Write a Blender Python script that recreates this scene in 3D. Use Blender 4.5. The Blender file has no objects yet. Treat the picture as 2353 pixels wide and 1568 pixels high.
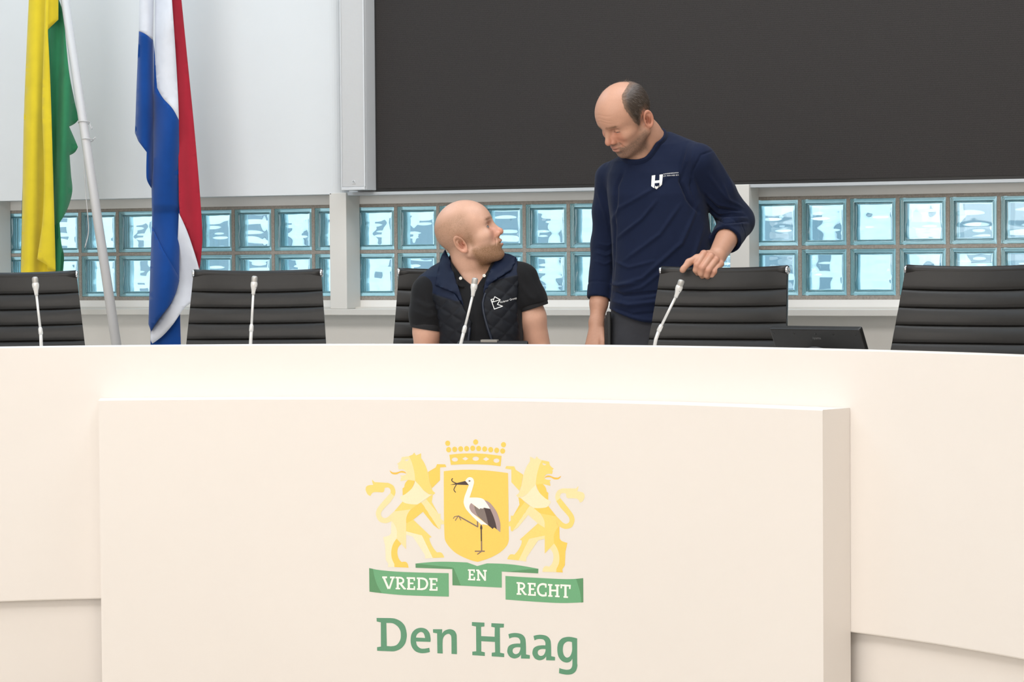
import bpy, bmesh, math, random
import numpy as np
from mathutils import Vector, Matrix, geometry
from mathutils.bvhtree import BVHTree

scene = bpy.context.scene
COL = scene.collection
IW, IH = 2353.0, 1568.0
PI = math.pi

# ------------------------------------------------------------------ camera
FPX = 5606.7
YAW, PITCH, ROLL = 0.405907, 0.0316602, -0.00727393
CAM = np.array([6.42015, -9.46146, 1.12])
_f = np.array([-math.sin(YAW) * math.cos(PITCH), math.cos(YAW) * math.cos(PITCH), -math.sin(PITCH)])
_r = np.array([math.cos(YAW), math.sin(YAW), 0.0])
_u = np.cross(_r, _f)
_r2 = math.cos(ROLL) * _r + math.sin(ROLL) * _u
_u2 = -math.sin(ROLL) * _r + math.cos(ROLL) * _u
cd = bpy.data.cameras.new('camera')
cd.sensor_width = 36.0
cd.lens = 36.0 * FPX / IW
cd.clip_end = 300
cam = bpy.data.objects.new('camera', cd)
COL.objects.link(cam)
cam.matrix_world = Matrix(((_r2[0], _u2[0], -_f[0], CAM[0]), (_r2[1], _u2[1], -_f[1], CAM[1]),
                           (_r2[2], _u2[2], -_f[2], CAM[2]), (0, 0, 0, 1)))
scene.camera = cam

# ------------------------------------------------------------------ world, lights, exposure
vs = scene.view_settings
vs.view_transform = 'Standard'
vs.look = 'None'
vs.gamma = 1.0
vs.use_curve_mapping = False
vs.exposure = 0.12
w = bpy.data.worlds.new('overcast_sky')
scene.world = w
w.use_nodes = True
bg = w.node_tree.nodes['Background']
bg.inputs[0].default_value = (0.76, 0.91, 1.0, 1)
bg.inputs[1].default_value = 2.5


def area(name, loc, target, sx, sy, power, color):
    l = bpy.data.lights.new(name, 'AREA')
    l.shape = 'RECTANGLE'
    l.size, l.size_y, l.energy, l.color = sx, sy, power, color
    o = bpy.data.objects.new(name, l)
    COL.objects.link(o)
    o.location = loc
    o.rotation_euler = (Vector(target) - Vector(loc)).to_track_quat('-Z', 'Y').to_euler()
    return o


# lamps of the council chamber: cool skylight over the dais, warm house lights over the audience side
area('skylight_lamp', (0.4, -1.7, 4.35), (0.7, -1.6, 0), 5.0, 1.8, 88, (0.58, 0.80, 1.0))
area('skylight_lamp', (4.2, -2.0, 4.35), (3.9, -1.8, 0), 3.0, 1.8, 92, (0.86, 0.93, 1.0))
area('house_lamp', (5.2, -7.8, 4.3), (3.7, -2.6, 0.3), 4.0, 1.4, 150, (1.0, 0.95, 0.90))
area('house_lamp', (1.2, -7.6, 4.3), (2.5, -2.6, 0.3), 3.0, 1.4, 92, (1.0, 0.95, 0.90))
# added soft fill behind the camera, no window there; lifts lower wall and faces
area('audience_fill_light', (3.5, -12.8, 2.0), (3.3, 0, 1.0), 9.0, 3.0, 270, (1.0, 0.965, 0.94))
try:
    scene.cycles.use_denoising = True
    scene.cycles.max_bounces = 8
    scene.cycles.diffuse_bounces = 4
    scene.cycles.glossy_bounces = 3
    scene.cycles.transmission_bounces = 6
    scene.cycles.use_adaptive_sampling = True
    scene.cycles.adaptive_threshold = 0.04
    scene.cycles.adaptive_min_samples = 16
    scene.cycles.sample_clamp_indirect = 6.0
    scene.cycles.transparent_max_bounces = 12
except Exception:
    pass


# ------------------------------------------------------------------ helpers
def ray(px, py):
    d = _f * FPX + _r2 * (px - IW / 2) - _u2 * (py - IH / 2)
    return d / np.linalg.norm(d)


def on_y(px, py, Y):
    d = ray(px, py)
    return CAM + d * ((Y - CAM[1]) / d[1])


def on_z(px, py, Z):
    d = ray(px, py)
    return CAM + d * ((Z - CAM[2]) / d[2])


ARC_C = np.array([3.40, -5.09])        # the desk is an arc about this point
R_F = 2.856                            # audience face of the desk


def on_cyl(px, py, R):
    d = ray(px, py)
    o = CAM[:2] - ARC_C
    a = d[:2] @ d[:2]
    b = 2 * o @ d[:2]
    c = o @ o - R * R
    t = (-b + math.sqrt(max(b * b - 4 * a * c, 0))) / (2 * a)
    return CAM + d * t


UX = np.array([math.cos(YAW), math.sin(YAW), 0.0])       # to the right as seen from the audience
UW = np.array([math.sin(YAW), -math.cos(YAW), 0.0])      # towards the audience


class Frame:
    """upright local frame at a world point: u right, v up, w towards the audience"""

    def __init__(s, o):
        s.o = np.array(o, float)

    def px(s, px, py, w=0.0):
        d = ray(px, py)
        t = ((s.o + UW * w - CAM) @ UW) / (d @ UW)
        P = CAM + d * t - s.o
        return np.array([P @ UX, P[2], w])

    def world(s, q):
        q = np.atleast_2d(q)
        return s.o + q[:, :1] * UX + q[:, 1:2] * np.array([0, 0, 1.0]) + q[:, 2:3] * UW


def lin(h):
    if isinstance(h, str):
        h = h.lstrip('#')
        c = [int(h[i:i + 2], 16) / 255 for i in (0, 2, 4)]
        return tuple(x / 12.92 if x <= 0.04045 else ((x + 0.055) / 1.055) ** 2.4 for x in c)
    return tuple(h)


MATS = {}


def mat(name, color, rough=0.5, metal=0.0, spec=0.5, noise=None, bump=None, attr=None, sss=0.0, sheen=0.0,
        trans=0.0, emit=None, mix=None):
    """procedural principled material; noise=(scale, amount) varies the colour, bump=(scale, strength, dist)"""
    if name in MATS:
        return MATS[name]
    m = bpy.data.materials.new(name)
    m.use_nodes = True
    nt = m.node_tree
    b = nt.nodes['Principled BSDF']
    c = lin(color)
    b.inputs['Base Color'].default_value = (*c, 1)
    b.inputs['Roughness'].default_value = rough
    b.inputs['Metallic'].default_value = metal
    b.inputs['Specular IOR Level'].default_value = spec
    b.inputs['Transmission Weight'].default_value = trans
    if sheen:
        b.inputs['Sheen Weight'].default_value = sheen
        b.inputs['Sheen Roughness'].default_value = 0.5
    if sss:
        b.inputs['Subsurface Weight'].default_value = sss
        b.inputs['Subsurface Radius'].default_value = (0.012, 0.005, 0.003)
        b.inputs['Subsurface Scale'].default_value = 0.6
    tc = nt.nodes.new('ShaderNodeTexCoord')
    src = None
    if attr:
        a = nt.nodes.new('ShaderNodeVertexColor')
        a.layer_name = attr
        src = a.outputs['Color']
    if noise:
        n = nt.nodes.new('ShaderNodeTexNoise')
        n.inputs['Scale'].default_value = noise[0]
        n.inputs['Detail'].default_value = 5
        nt.links.new(tc.outputs['Object'], n.inputs['Vector'])
        mp = nt.nodes.new('ShaderNodeMapRange')
        mp.inputs['From Min'].default_value = 0.3
        mp.inputs['From Max'].default_value = 0.7
        mp.inputs['To Min'].default_value = 1 - noise[1]
        mp.inputs['To Max'].default_value = 1 + noise[1]
        nt.links.new(n.outputs['Fac'], mp.inputs['Value'])
        mx = nt.nodes.new('ShaderNodeMix')
        mx.data_type = 'RGBA'
        mx.blend_type = 'MULTIPLY'
        mx.inputs['Factor'].default_value = 1
        if src:
            nt.links.new(src, mx.inputs['A'])
        else:
            mx.inputs['A'].default_value = (*c, 1)
        nt.links.new(mp.outputs['Result'], mx.inputs['B'])
        src = mx.outputs['Result']
    if src:
        nt.links.new(src, b.inputs['Base Color'])
    if bump:
        n = nt.nodes.new('ShaderNodeTexNoise')
        n.inputs['Scale'].default_value = bump[0]
        n.inputs['Detail'].default_value = 4
        nt.links.new(tc.outputs['Object'], n.inputs['Vector'])
        bp = nt.nodes.new('ShaderNodeBump')
        bp.inputs['Strength'].default_value = bump[1]
        bp.inputs['Distance'].default_value = bump[2] if len(bump) > 2 else 0.002
        nt.links.new(n.outputs['Fac'], bp.inputs['Height'])
        nt.links.new(bp.outputs['Normal'], b.inputs['Normal'])
    if emit:
        b.inputs['Emission Color'].default_value = (*lin(emit[0]), 1)
        b.inputs['Emission Strength'].default_value = emit[1]
    MATS[name] = m
    return m


def tag(o, label=None, cat=None, group=None, kind=None):
    if label: o['label'] = label
    if cat: o['category'] = cat
    if group: o['group'] = group
    if kind: o['kind'] = kind
    return o


def mesh_obj(name, V, F, m=None, parent=None, smooth=False, colors=None):
    me = bpy.data.meshes.new(name)
    V = np.asarray(V, float)
    me.from_pydata([tuple(v) for v in V], [], [tuple(int(i) for i in f) for f in F])
    return _fin(me, name, m, parent, smooth, colors)


def fast_mesh_obj(name, V, Q, m=None, parent=None, smooth=True, colors=None):
    """numpy verts (N,3) and faces (M,3|4)"""
    me = bpy.data.meshes.new(name)
    V = np.ascontiguousarray(V, np.float32)
    Q = np.ascontiguousarray(Q, np.int32)
    k = Q.shape[1]
    me.vertices.add(len(V))
    me.vertices.foreach_set('co', V.ravel())
    me.loops.add(Q.size)
    me.loops.foreach_set('vertex_index', Q.ravel())
    me.polygons.add(len(Q))
    me.polygons.foreach_set('loop_start', np.arange(0, Q.size, k, dtype=np.int32))
    me.polygons.foreach_set('loop_total', np.full(len(Q), k, np.int32))
    me.update(calc_edges=True)
    me.validate()
    return _fin(me, name, m, parent, smooth, colors)


def _fin(me, name, m, parent, smooth, colors):
    if m is not None:
        for mm in (m if isinstance(m, (list, tuple)) else [m]):
            me.materials.append(mm)
    if smooth:
        me.polygons.foreach_set('use_smooth', np.ones(len(me.polygons), bool))
    if colors is not None:
        a = me.color_attributes.new('Col', 'FLOAT_COLOR', 'POINT')
        c = np.ones((len(me.vertices), 4), np.float32)
        c[:, :3] = colors
        a.data.foreach_set('color', c.ravel())
    me.update()
    o = bpy.data.objects.new(name, me)
    COL.objects.link(o)
    if parent is not None:
        o.parent = parent
    return o


def empty(name, loc=(0, 0, 0), rz=0.0):
    o = bpy.data.objects.new(name, None)
    COL.objects.link(o)
    o.empty_display_size = 0.1
    o.location = loc
    o.rotation_euler = (0, 0, rz)
    return o


class MB:
    """collects shapes into one mesh"""

    def __init__(s):
        s.V, s.F, s.M, s.S = [], [], [], []

    def add(s, V, F, mi=0, smooth=False):
        k = len(s.V)
        s.V += [tuple(v) for v in V]
        s.F += [tuple(i + k for i in f) for f in F]
        s.M += [mi] * len(F)
        s.S += [smooth] * len(F)
        return s

    def box(s, lo, hi, mi=0, bev=0.0, T=None):
        bm = bmesh.new()
        bmesh.ops.create_cube(bm, size=1)
        lo, hi = Vector(lo), Vector(hi)
        for v in bm.verts:
            v.co = Vector(((lo[i] + hi[i]) / 2 + v.co[i] * (hi[i] - lo[i]) for i in range(3)))
        if bev:
            bmesh.ops.bevel(bm, geom=bm.edges[:], offset=bev, segments=2, affect='EDGES', profile=0.5)
        if T is not None:
            bm.transform(T)
        bm.verts.index_update()
        s.add([v.co.copy() for v in bm.verts], [[v.index for v in f.verts] for f in bm.faces], mi, False)
        bm.free()
        return s

    def tube(s, pts, rad, n=12, mi=0, cap=True):
        P = [Vector(p) for p in pts]
        R = rad if isinstance(rad, (list, tuple)) else [rad] * len(P)
        V, F = [], []
        T0 = None
        for i, p in enumerate(P):
            t = (P[min(i + 1, len(P) - 1)] - P[max(i - 1, 0)])
            t = t.normalized() if t.length > 1e-9 else Vector((0, 0, 1))
            if T0 is None:
                a = t.orthogonal().normalized()
            else:
                a = (a - t * a.dot(t)).normalized()
            T0 = t
            b = t.cross(a)
            for k in range(n):
                th = 2 * PI * k / n
                V.append(p + (a * math.cos(th) + b * math.sin(th)) * R[i])
        for i in range(len(P) - 1):
            for k in range(n):
                F.append((i * n + k, i * n + (k + 1) % n, (i + 1) * n + (k + 1) % n, (i + 1) * n + k))
        s.add(V, F, mi, True)
        if cap:
            k0 = len(s.V) - len(V)
            s.F.append(tuple(k0 + n - 1 - k for k in range(n)))
            s.F.append(tuple(k0 + (len(P) - 1) * n + k for k in range(n)))
            s.M += [mi, mi]
            s.S += [False, False]
        return s

    def lathe(s, prof, n=24, T=None, mi=0):
        """prof: (r, z) pairs about z"""
        V, F = [], []
        for r, z in prof:
            for k in range(n):
                th = 2 * PI * k / n
                v = Vector((r * math.cos(th), r * math.sin(th), z))
                V.append(T @ v if T is not None else v)
        for i in range(len(prof) - 1):
            for k in range(n):
                F.append((i * n + k, i * n + (k + 1) % n, (i + 1) * n + (k + 1) % n, (i + 1) * n + k))
        s.add(V, F, mi, True)
        return s

    def grid(s, P, mi=0, smooth=True, close=False):
        """P[i][j] points"""
        a, b = len(P), len(P[0])
        V = [p for row in P for p in row]
        F = []
        for i in range(a - 1):
            for j in range(b - 1):
                F.append((i * b + j, i * b + j + 1, (i + 1) * b + j + 1, (i + 1) * b + j))
        s.add(V, F, mi, smooth)
        return s

    def build(s, name, m, parent=None):
        o = mesh_obj(name, s.V, s.F, m, parent)
        o.data.polygons.foreach_set('material_index', np.array(s.M, np.int32))
        o.data.polygons.foreach_set('use_smooth', np.array(s.S, bool))
        o.data.update()
        return o


def copy_tree(o, parent=None):
    c = o.copy()
    COL.objects.link(c)
    c.parent = parent
    for ch in list(o.children):
        copy_tree(ch, c)
    return c


def spline(pts, closed=True, sub=6):
    """points (x, y) are corners, (x, y, 1) lie on a smooth curve"""
    n = len(pts)
    P = [np.array(p[:2], float) for p in pts]
    S = [len(p) > 2 for p in pts]
    out = []
    for i in range(n if closed else n - 1):
        j = (i + 1) % n
        out.append(P[i])
        if not (S[i] or S[j]):
            continue
        d = P[j] - P[i]
        mi = mj = None
        if S[i] and (closed or i > 0):
            mi = (P[j] - P[i - 1]) / 2
        if S[j] and (closed or j < n - 1):
            mj = (P[(j + 1) % n] - P[i]) / 2
        if mi is not None:
            mi = mi * min(1.0, 1.3 * np.linalg.norm(d) / (np.linalg.norm(mi) + 1e-9))
        if mj is not None:
            mj = mj * min(1.0, 1.3 * np.linalg.norm(d) / (np.linalg.norm(mj) + 1e-9))
        if mi is None and mj is None:
            mi = mj = d
        elif mi is None:
            mi = 1.5 * d - 0.5 * mj
        elif mj is None:
            mj = 1.5 * d - 0.5 * mi
        for k in range(1, sub):
            t = k / sub
            out.append((2 * t ** 3 - 3 * t * t + 1) * P[i] + (t ** 3 - 2 * t * t + t) * mi
                       + (-2 * t ** 3 + 3 * t * t) * P[j] + (t ** 3 - t * t) * mj)
    if not closed:
        out.append(P[-1])
    return np.array(out)


def inside(P, loops):
    """even-odd test of points P (N,2) against loops"""
    r = np.zeros(len(P), bool)
    x, y = P[:, 0], P[:, 1]
    for L in loops:
        a = np.asarray(L)
        b = np.roll(a, -1, 0)
        for (x0, y0), (x1, y1) in zip(a, b):
            if y0 == y1:
                continue
            c = ((y0 > y) != (y1 > y)) & (x < (x1 - x0) * (y - y0) / (y1 - y0) + x0)
            r ^= c
    return r


def fill(loops, step):
    """triangulate loops (outer and holes) with inner grid points; returns 2d points and triangles"""
    loops = [np.asarray(l, float) for l in loops]
    pts, edges = [], []
    for L in loops:
        k = len(pts)
        Q = []
        for a, b in zip(L, np.roll(L, -1, 0)):
            n = max(1, int(np.linalg.norm(b - a) / (step * 1.0)))
            for t in range(n):
                Q.append(a + (b - a) * t / n)
        pts += Q
        edges += [(k + i, k + (i + 1) % len(Q)) for i in range(len(Q))]
    A = np.concatenate(loops)
    lo, hi = A.min(0), A.max(0)
    gx, gy = np.meshgrid(np.arange(lo[0] + step * .5, hi[0], step), np.arange(lo[1] + step * .5, hi[1], step))
    G = np.stack([gx.ravel(), gy.ravel()], 1)
    if len(G):
        G = G[inside(G, loops)]
        B = np.array(pts)
        if len(G):
            dmin = np.min(np.linalg.norm(G[:, None] - B[None], axis=2), axis=1) if len(G) * len(B) < 4e6 else np.full(len(G), 9e9)
            G = G[dmin > step * 0.45]
    allp = [Vector(p) for p in pts] + [Vector(g) for g in G]
    v, e, f, *_ = geometry.delaunay_2d_cdt(allp, edges, [], 0, 1e-6)
    v = np.array([tuple(p) for p in v])
    f = np.array([t for t in f if len(t) == 3], int)
    c = v[f].mean(1)
    f = f[inside(c, loops)]
    return v, f


def thick_line(pts, w):
    """outline of a polyline of constant width"""
    P = np.asarray(pts, float)
    w = np.asarray(w if np.ndim(w) else [w] * len(P), float)
    T = np.gradient(P, axis=0)
    T /= np.linalg.norm(T, axis=1)[:, None] + 1e-9
    N = np.stack([-T[:, 1], T[:, 0]], 1)
    return np.concatenate([P + N * w[:, None] / 2, (P - N * w[:, None] / 2)[::-1]])
# ------------------------------------------------------------------ the setting
M_wall = mat('wall_paint', '#dcdedf', 0.75, noise=(2.0, 0.02), bump=(350, 0.08, 0.001))
M_wall2 = mat('wall_paint_low', '#ebe9e5', 0.75, noise=(2.0, 0.02), bump=(350, 0.08, 0.001))
M_pillar = mat('pillar_paint', '#d9d6d0', 0.5, noise=(4.0, 0.02))
M_mortar = mat('mortar', '#98928a', 0.95, noise=(150, 0.16), bump=(240, 0.5, 0.002))
M_sill = mat('sill_lacquer', '#d2cfc9', 0.3, noise=(3.0, 0.015))
M_floor = mat('floor_oak', '#b9b0a3', 0.5, noise=(6, 0.08))
M_ceil = mat('ceiling_paint', '#e6e4e0', 0.8, noise=(1.0, 0.02))
M_dais = mat('dais_floor', '#c9c4bc', 0.6, noise=(20, 0.08))


def slab(name, lo, hi, m, bev=0.0, parent=None):
    o = MB().box(lo, hi, 0, bev).build(name, m, parent)
    if parent is None:
        tag(o, kind='structure')
    return o


slab('floor', (-4.5, -13, -0.46), (11, 0.0, -0.36), M_floor)
slab('ceiling', (-4.5, -13, 4.6), (11, 0.3, 4.7), M_ceil)
slab('wall_left', (-4.7, -13, -0.46), (-4.5, 0.3, 4.6), M_wall2)
slab('wall_right', (11, -13, -0.46), (11.2, 0.3, 4.6), M_wall2)
slab('wall_front', (-4.7, -13.2, -0.46), (11.2, -13, 4.6), M_wall2)
# raised dais the desk and chairs stand on (front edge follows the desk)
V = []
N = 40
for z in (0.0, -0.36):
    for i in range(N + 1):
        a = math.radians(-50 + 100 * i / N)
        V.append((ARC_C[0] + 2.99 * math.sin(a), ARC_C[1] + 2.99 * math.cos(a), z))
    V.append((10.9, V[-1][1], z))
    V.append((10.9, -0.001, z))
    V.append((-4.45, -0.001, z))
    V.append((-4.45, ARC_C[1] + 2.99 * math.cos(math.radians(50)), z))
n = len(V) // 2
tag(mesh_obj('floor', V, [list(range(n))[::-1], [n + i for i in range(n)]] +
             [(i, (i + 1) % n, n + (i + 1) % n, n + i) for i in range(n)], M_dais), kind='structure')

PITCH_B, BLK = 0.2003, 0.1853
ZB = [0.984, 1.184]
C0, C1 = -8, 31
X0, X1 = PITCH_B * C0 - BLK - 0.015, PITCH_B * (C1 - 1) + 0.015
wb = MB()
wb.box((-4.5, 0, -0.36), (11, 0.3, 0.967))
wb.box((-4.5, 0, 1.383), (11, 0.3, 4.6))
wb.box((-4.5, 0, 0.967), (X0, 0.3, 1.383))
wb.box((X1, 0, 0.967), (11, 0.3, 1.383))
tag(wb.build('wall_back', M_wall2), kind='structure')

# glass-block window band: mortar grid + one object per block
mg = MB()
for z0, z1 in ((0.967, 0.984), (1.1693, 1.184), (1.3693, 1.383)):
    mg.box((X0, 0.004, z0), (X1, 0.09, z1))
for c in range(C0, C1 + 1):
    x = PITCH_B * (c - 1)
    mg.box((x, 0.0045, 0.967), (x + 0.015, 0.089, 1.383))
window = tag(mg.build('window_1', M_mortar), kind='structure')

M_rim = mat('block_rim_glass', '#a8dbe3', 0.12, spec=0.8, noise=(30, 0.06))
M_rim.node_tree.nodes['Principled BSDF'].inputs['Transmission Weight'].default_value = 0.45
gl = bpy.data.materials.new('block_wavy_glass')
gl.use_nodes = True
nt = gl.node_tree
nt.nodes.clear()
out = nt.nodes.new('ShaderNodeOutputMaterial')
g = nt.nodes.new('ShaderNodeBsdfGlass')
g.inputs['Color'].default_value = (0.93, 0.985, 1.0, 1)
g.inputs['Roughness'].default_value = 0.0
g.inputs['IOR'].default_value = 1.5
nt.links.new(g.outputs[0], out.inputs[0])
gb = bpy.data.materials.new('block_back_glass')
gb.use_nodes = True
nt = gb.node_tree
nt.nodes.clear()
out = nt.nodes.new('ShaderNodeOutputMaterial')
tr = nt.nodes.new('ShaderNodeBsdfTransparent')
tr.inputs['Color'].default_value = (0.86, 0.96, 0.99, 1)
gs = nt.nodes.new('ShaderNodeBsdfGlossy')
gs.inputs['Roughness'].default_value = 0.05
mx = nt.nodes.new('ShaderNodeMixShader')
mx.inputs[0].default_value = 0.06
nt.links.new(tr.outputs[0], mx.inputs[1])
nt.links.new(gs.outputs[0], mx.inputs[2])
nt.links.new(mx.outputs[0], out.inputs[0])


def block_mesh(seed):
    rnd = random.Random(seed)
    mb = MB()
    prof = [(0, .03), (0, .003), (.002, 0), (.0045, 0), (.0062, .005), (.0095, .0052), (.011, .010), (.0145, .0105), (.016, .017), (.0155, .024), (.0190, .027),
            (.0165, .037), (.0195, .041), (.0165, .052), (.0200, .057), (.017, .070), (.0205, .076), (.018, .094)]
    V, F = [], []
    for o, y in prof:
        V += [(o, y, o), (BLK - o, y, o), (BLK - o, y, BLK - o), (o, y, BLK - o)]
    for i in range(len(prof) - 1):
        for k in range(4):
            F.append((i * 4 + k, i * 4 + (k + 1) % 4, i * 4 + 4 + (k + 1) % 4, i * 4 + 4 + k))
    mb.add(V, F, 0)
    n = 30
    o = 0.0135
    ph = [rnd.uniform(0, 6.28) for _ in range(6)]
    am = [rnd.uniform(.6, 1.3) for _ in range(6)]
    c1, c2 = rnd.uniform(.25, .4), rnd.uniform(.62, .75)

    def h(s, t, k):
        q = 0.0008 * am[0] * math.sin(6.28 * (1.05 * t) + 0.5 * math.sin(3 * s + ph[0]) + k)
        q += 0.0007 * am[1] * math.sin(6.28 * (2.1 * t + .12 * s) + ph[1] + k)
        q += 0.0023 * am[2] * math.exp(-((s - .5 + .15 * math.sin(ph[2])) / .36) ** 2 - ((t - c1) / .085) ** 2)
        q -= 0.0023 * am[3] * math.exp(-((s - .5 + .15 * math.sin(ph[3])) / .34) ** 2 - ((t - c2) / .085) ** 2)
        q += 0.0004 * am[4] * math.sin(6.28 * 1.7 * s + ph[4])
        e = min(s, 1 - s, t, 1 - t)
        return q * min(1, e / .08) + 0.004 * max(0, 1 - e / .05) ** 2
    for yy, sg in ((0.0125, 1), (0.0185, -1)):
        P = []
        for i in range(n + 1):
            row = []
            for j in range(n + 1):
                s, t = j / n, i / n
                y = yy - h(s, t, 0) if sg > 0 else yy
                row.append((o + (BLK - 2 * o) * s, y, o + (BLK - 2 * o) * t))
            P.append(row)
        if sg < 0:
            P = P[::-1]
        mb.grid(P, 1, True)
    mb.add([(.016, .092, .016), (BLK - .016, .092, .016), (BLK - .016, .092, BLK - .016), (.016, .092, BLK - .016)], [(0, 1, 2, 3)], 2)
    o = mb.build('glass_block', [M_rim, gl, gb])
    return o


protos = [block_mesh(s) for s in (3, 8, 15, 21, 34, 55)]
k = 0
rr = random.Random(4)
for c in range(C0, C1):
    for zi in (0, 1):
        p = protos[rr.randrange(6)] if k >= 6 else protos[k]
        if k < 6:
            o = p
        else:
            o = p.copy()
            COL.objects.link(o)
        o.parent = window
        o.location = (PITCH_B * c - BLK, 0.006, ZB[zi])
        k += 1

# outside: the pale facade across the court and its paving, seen only through the glass blocks
M_fac = mat('facade_panels', '#d6dde0', 0.6, noise=(1.2, 0.08))
M_facd = mat('facade_windows', '#74858e', 0.2)
ex = MB()
ex.box((-40, 14, -6), (30, 15, 9), 0)
for zz in (-3.2, 0.55, 4.3):
    for xx in range(-38, 28, 3):
        ex.box((xx, 13.9, zz), (xx + 1.7, 14.05, zz + 1.35), 1)
fac = ex.build('wall_1', [M_fac, M_facd])
tag(fac, kind='structure')
slab('floor', (-40, 0.35, -6.2), (30, 14, -6), mat('court_paving', '#b9bdbd', 0.8, noise=(1, .1)))

# sill, pillars, lintel
sill = MB().box((-4.5, -0.135, 0.905), (11, 0.0, 0.931), 0, 0.002).box((-4.5, -0.05, 0.931), (11, 0.0, 0.9385), 0).build('trim_1', M_sill)
tag(sill, kind='structure')
i = 2
for x in (-3.845, -2.045, -0.245, 1.560, 3.363, 5.166, 6.97):
    o = MB().box((x, -0.13, 0.931), (x + 0.081, 0.0, 1.43), 0, 0.003).build('trim_%d' % i, M_pillar)
    tag(o, kind='structure')
    i += 1
# bulkhead above the windows
XB = on_y(783, 300, -0.13)[0]
bk = MB().box((-4.5, -0.13, 1.424), (XB, -0.001, 4.6), 0)
o = bk.build('wall_upper_left', M_wall)
bm = bmesh.new()
bm.from_mesh(o.data)
es = [e for e in bm.edges if all(abs(v.co.x - XB) < 1e-6 and v.co.y < -0.1 for v in e.verts)]
bmesh.ops.bevel(bm, geom=es, offset=0.05, segments=8, affect='EDGES', profile=0.5)
bm.to_mesh(o.data)
bm.free()
o.data.polygons.foreach_set('use_smooth', np.zeros(len(o.data.polygons), bool))
tag(o, kind='structure')
slab('wall_upper_right', (XB, -0.06, 1.424), (11, -0.001, 4.6), M_wall)
slab('trim_%d' % i, (XB + 0.02, -0.115, 1.417), (11, -0.06, 1.4315), mat('trim_grey', '#b9bec2', 0.5, noise=(4, .02)), 0.002)

# ------------------------------------------------------------------ LED wall and column loudspeaker
M_led = mat('led_face', '#322f2e', 0.75, spec=0.25, noise=(420, 0.28))
M_ledf = mat('led_edge', '#151414', 0.5)
# fine pixel rows on the LED face
nt = M_led.node_tree
tc = [n for n in nt.nodes if n.type == 'TEX_COORD'][0]
wv = nt.nodes.new('ShaderNodeTexWave')
wv.bands_direction = 'Z'
wv.inputs['Scale'].default_value = 38
wv.inputs['Distortion'].default_value = 0.6
wv.inputs['Detail Scale'].default_value = 0.3
nt.links.new(tc.outputs['Object'], wv.inputs['Vector'])
bs = nt.nodes['Principled BSDF']
old = bs.inputs['Base Color'].links[0].from_socket
mpr = nt.nodes.new('ShaderNodeMapRange')
mpr.inputs['To Min'].default_value = 0.9
mpr.inputs['To Max'].default_value = 1.08
nt.links.new(wv.outputs['Fac'], mpr.inputs['Value'])
mm = nt.nodes.new('ShaderNodeMix')
mm.data_type = 'RGBA'
mm.blend_type = 'MULTIPLY'
mm.inputs['Factor'].default_value = 1
nt.links.new(old, mm.inputs['A'])
nt.links.new(mpr.outputs['Result'], mm.inputs['B'])
nt.links.new(mm.outputs['Result'], bs.inputs['Base Color'])
XL = on_y(862, 420, -0.12)[0]
led = empty('led_wall', (XL, -0.06, 1.4325))
tag(led, 'large dark grey video wall hanging behind the standing man', 'video wall')
lw = 5.4
MB().box((0.012, -0.06, 0.012), (lw - .012, -0.002, 2.18)).build('screen', M_led, led)
fr = MB().box((0, -0.056, 0), (lw, -0.001, 0.012)).box((0, -0.056, .012), (0.012, -0.001, 2.19)).box((lw - .012, -0.056, .012), (lw, -0.001, 2.19)).box((.012, -0.056, 2.18), (lw - .012, -0.001, 2.19))
fr.build('edge_frame', M_ledf, led)

sx0, sx1 = on_y(787, 380, -0.2)[0], on_y(841, 380, -0.2)[0]
sx2 = on_y(857, 380, -0.12)[0]
spk = empty('column_speaker', (sx0, -0.06, 1.438))
tag(spk, 'tall white column loudspeaker between the pale wall and the video wall', 'loudspeaker')
M_spk = mat('speaker_shell', '#d3d5d7', 0.35, noise=(5, .01))
M_gr = mat('speaker_grille', '#c9cacb', 0.6)
nt = M_gr.node_tree
tc = [n for n in nt.nodes if n.type == 'TEX_COORD'][0]
vo = nt.nodes.new('ShaderNodeTexVoronoi')
vo.inputs['Scale'].default_value = 330
vo.inputs['Randomness'].default_value = 0.0
nt.links.new(tc.outputs['Object'], vo.inputs['Vector'])
cr = nt.nodes.new('ShaderNodeMapRange')
cr.inputs['From Min'].default_value = 0.2
cr.inputs['From Max'].default_value = 0.55
cr.inputs['To Min'].default_value = 0.42
cr.inputs['To Max'].default_value = 0.62
nt.links.new(vo.outputs['Distance'], cr.inputs['Value'])
nt.links.new(cr.outputs['Result'], nt.nodes['Principled BSDF'].inputs['Base Color'])
wS = sx1 - sx0
b = MB()
# D-shaped cabinet profile swept vertically
pr = [(0, 0), (0, -.14), (wS, -.14)] + [(wS + (sx2 - sx1 + .012) * math.sin(t), -.14 * math.cos(t)) for t in np.linspace(.15, 1.2, 7)] + [(sx2 - sx0, 0)]
V = [(x, y, 0) for x, y in pr] + [(x, y, 2.15) for x, y in pr]
n = len(pr)
b.add(V, [tuple(range(n))[::-1], tuple(range(n, 2 * n))] + [(i2, (i2 + 1) % n, n + (i2 + 1) % n, n + i2) for i2 in range(n)])
b.build('cabinet', M_spk, spk)
MB().box((0.002, -0.146, 0.014), (wS - 0.004, -0.1405, 2.14), 0, .001).build('grille', M_gr, spk)
b = MB().box((-.002, -0.149, 0.0), (wS - .002, -0.140, 0.013), 0, .001).box((-.002, -.149, .013), (.002, -.14, 2.15)).box((wS - .006, -.149, .013), (wS, -.14, 2.15))
b.build('grille_frame', M_spk, spk)
bd = MB().box((wS * .44, -0.1485, 0.026), (wS * .58, -0.146, 0.041), 0, .0008).build('badge', M_spk, spk)
lz = 0.026
b = MB()
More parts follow.
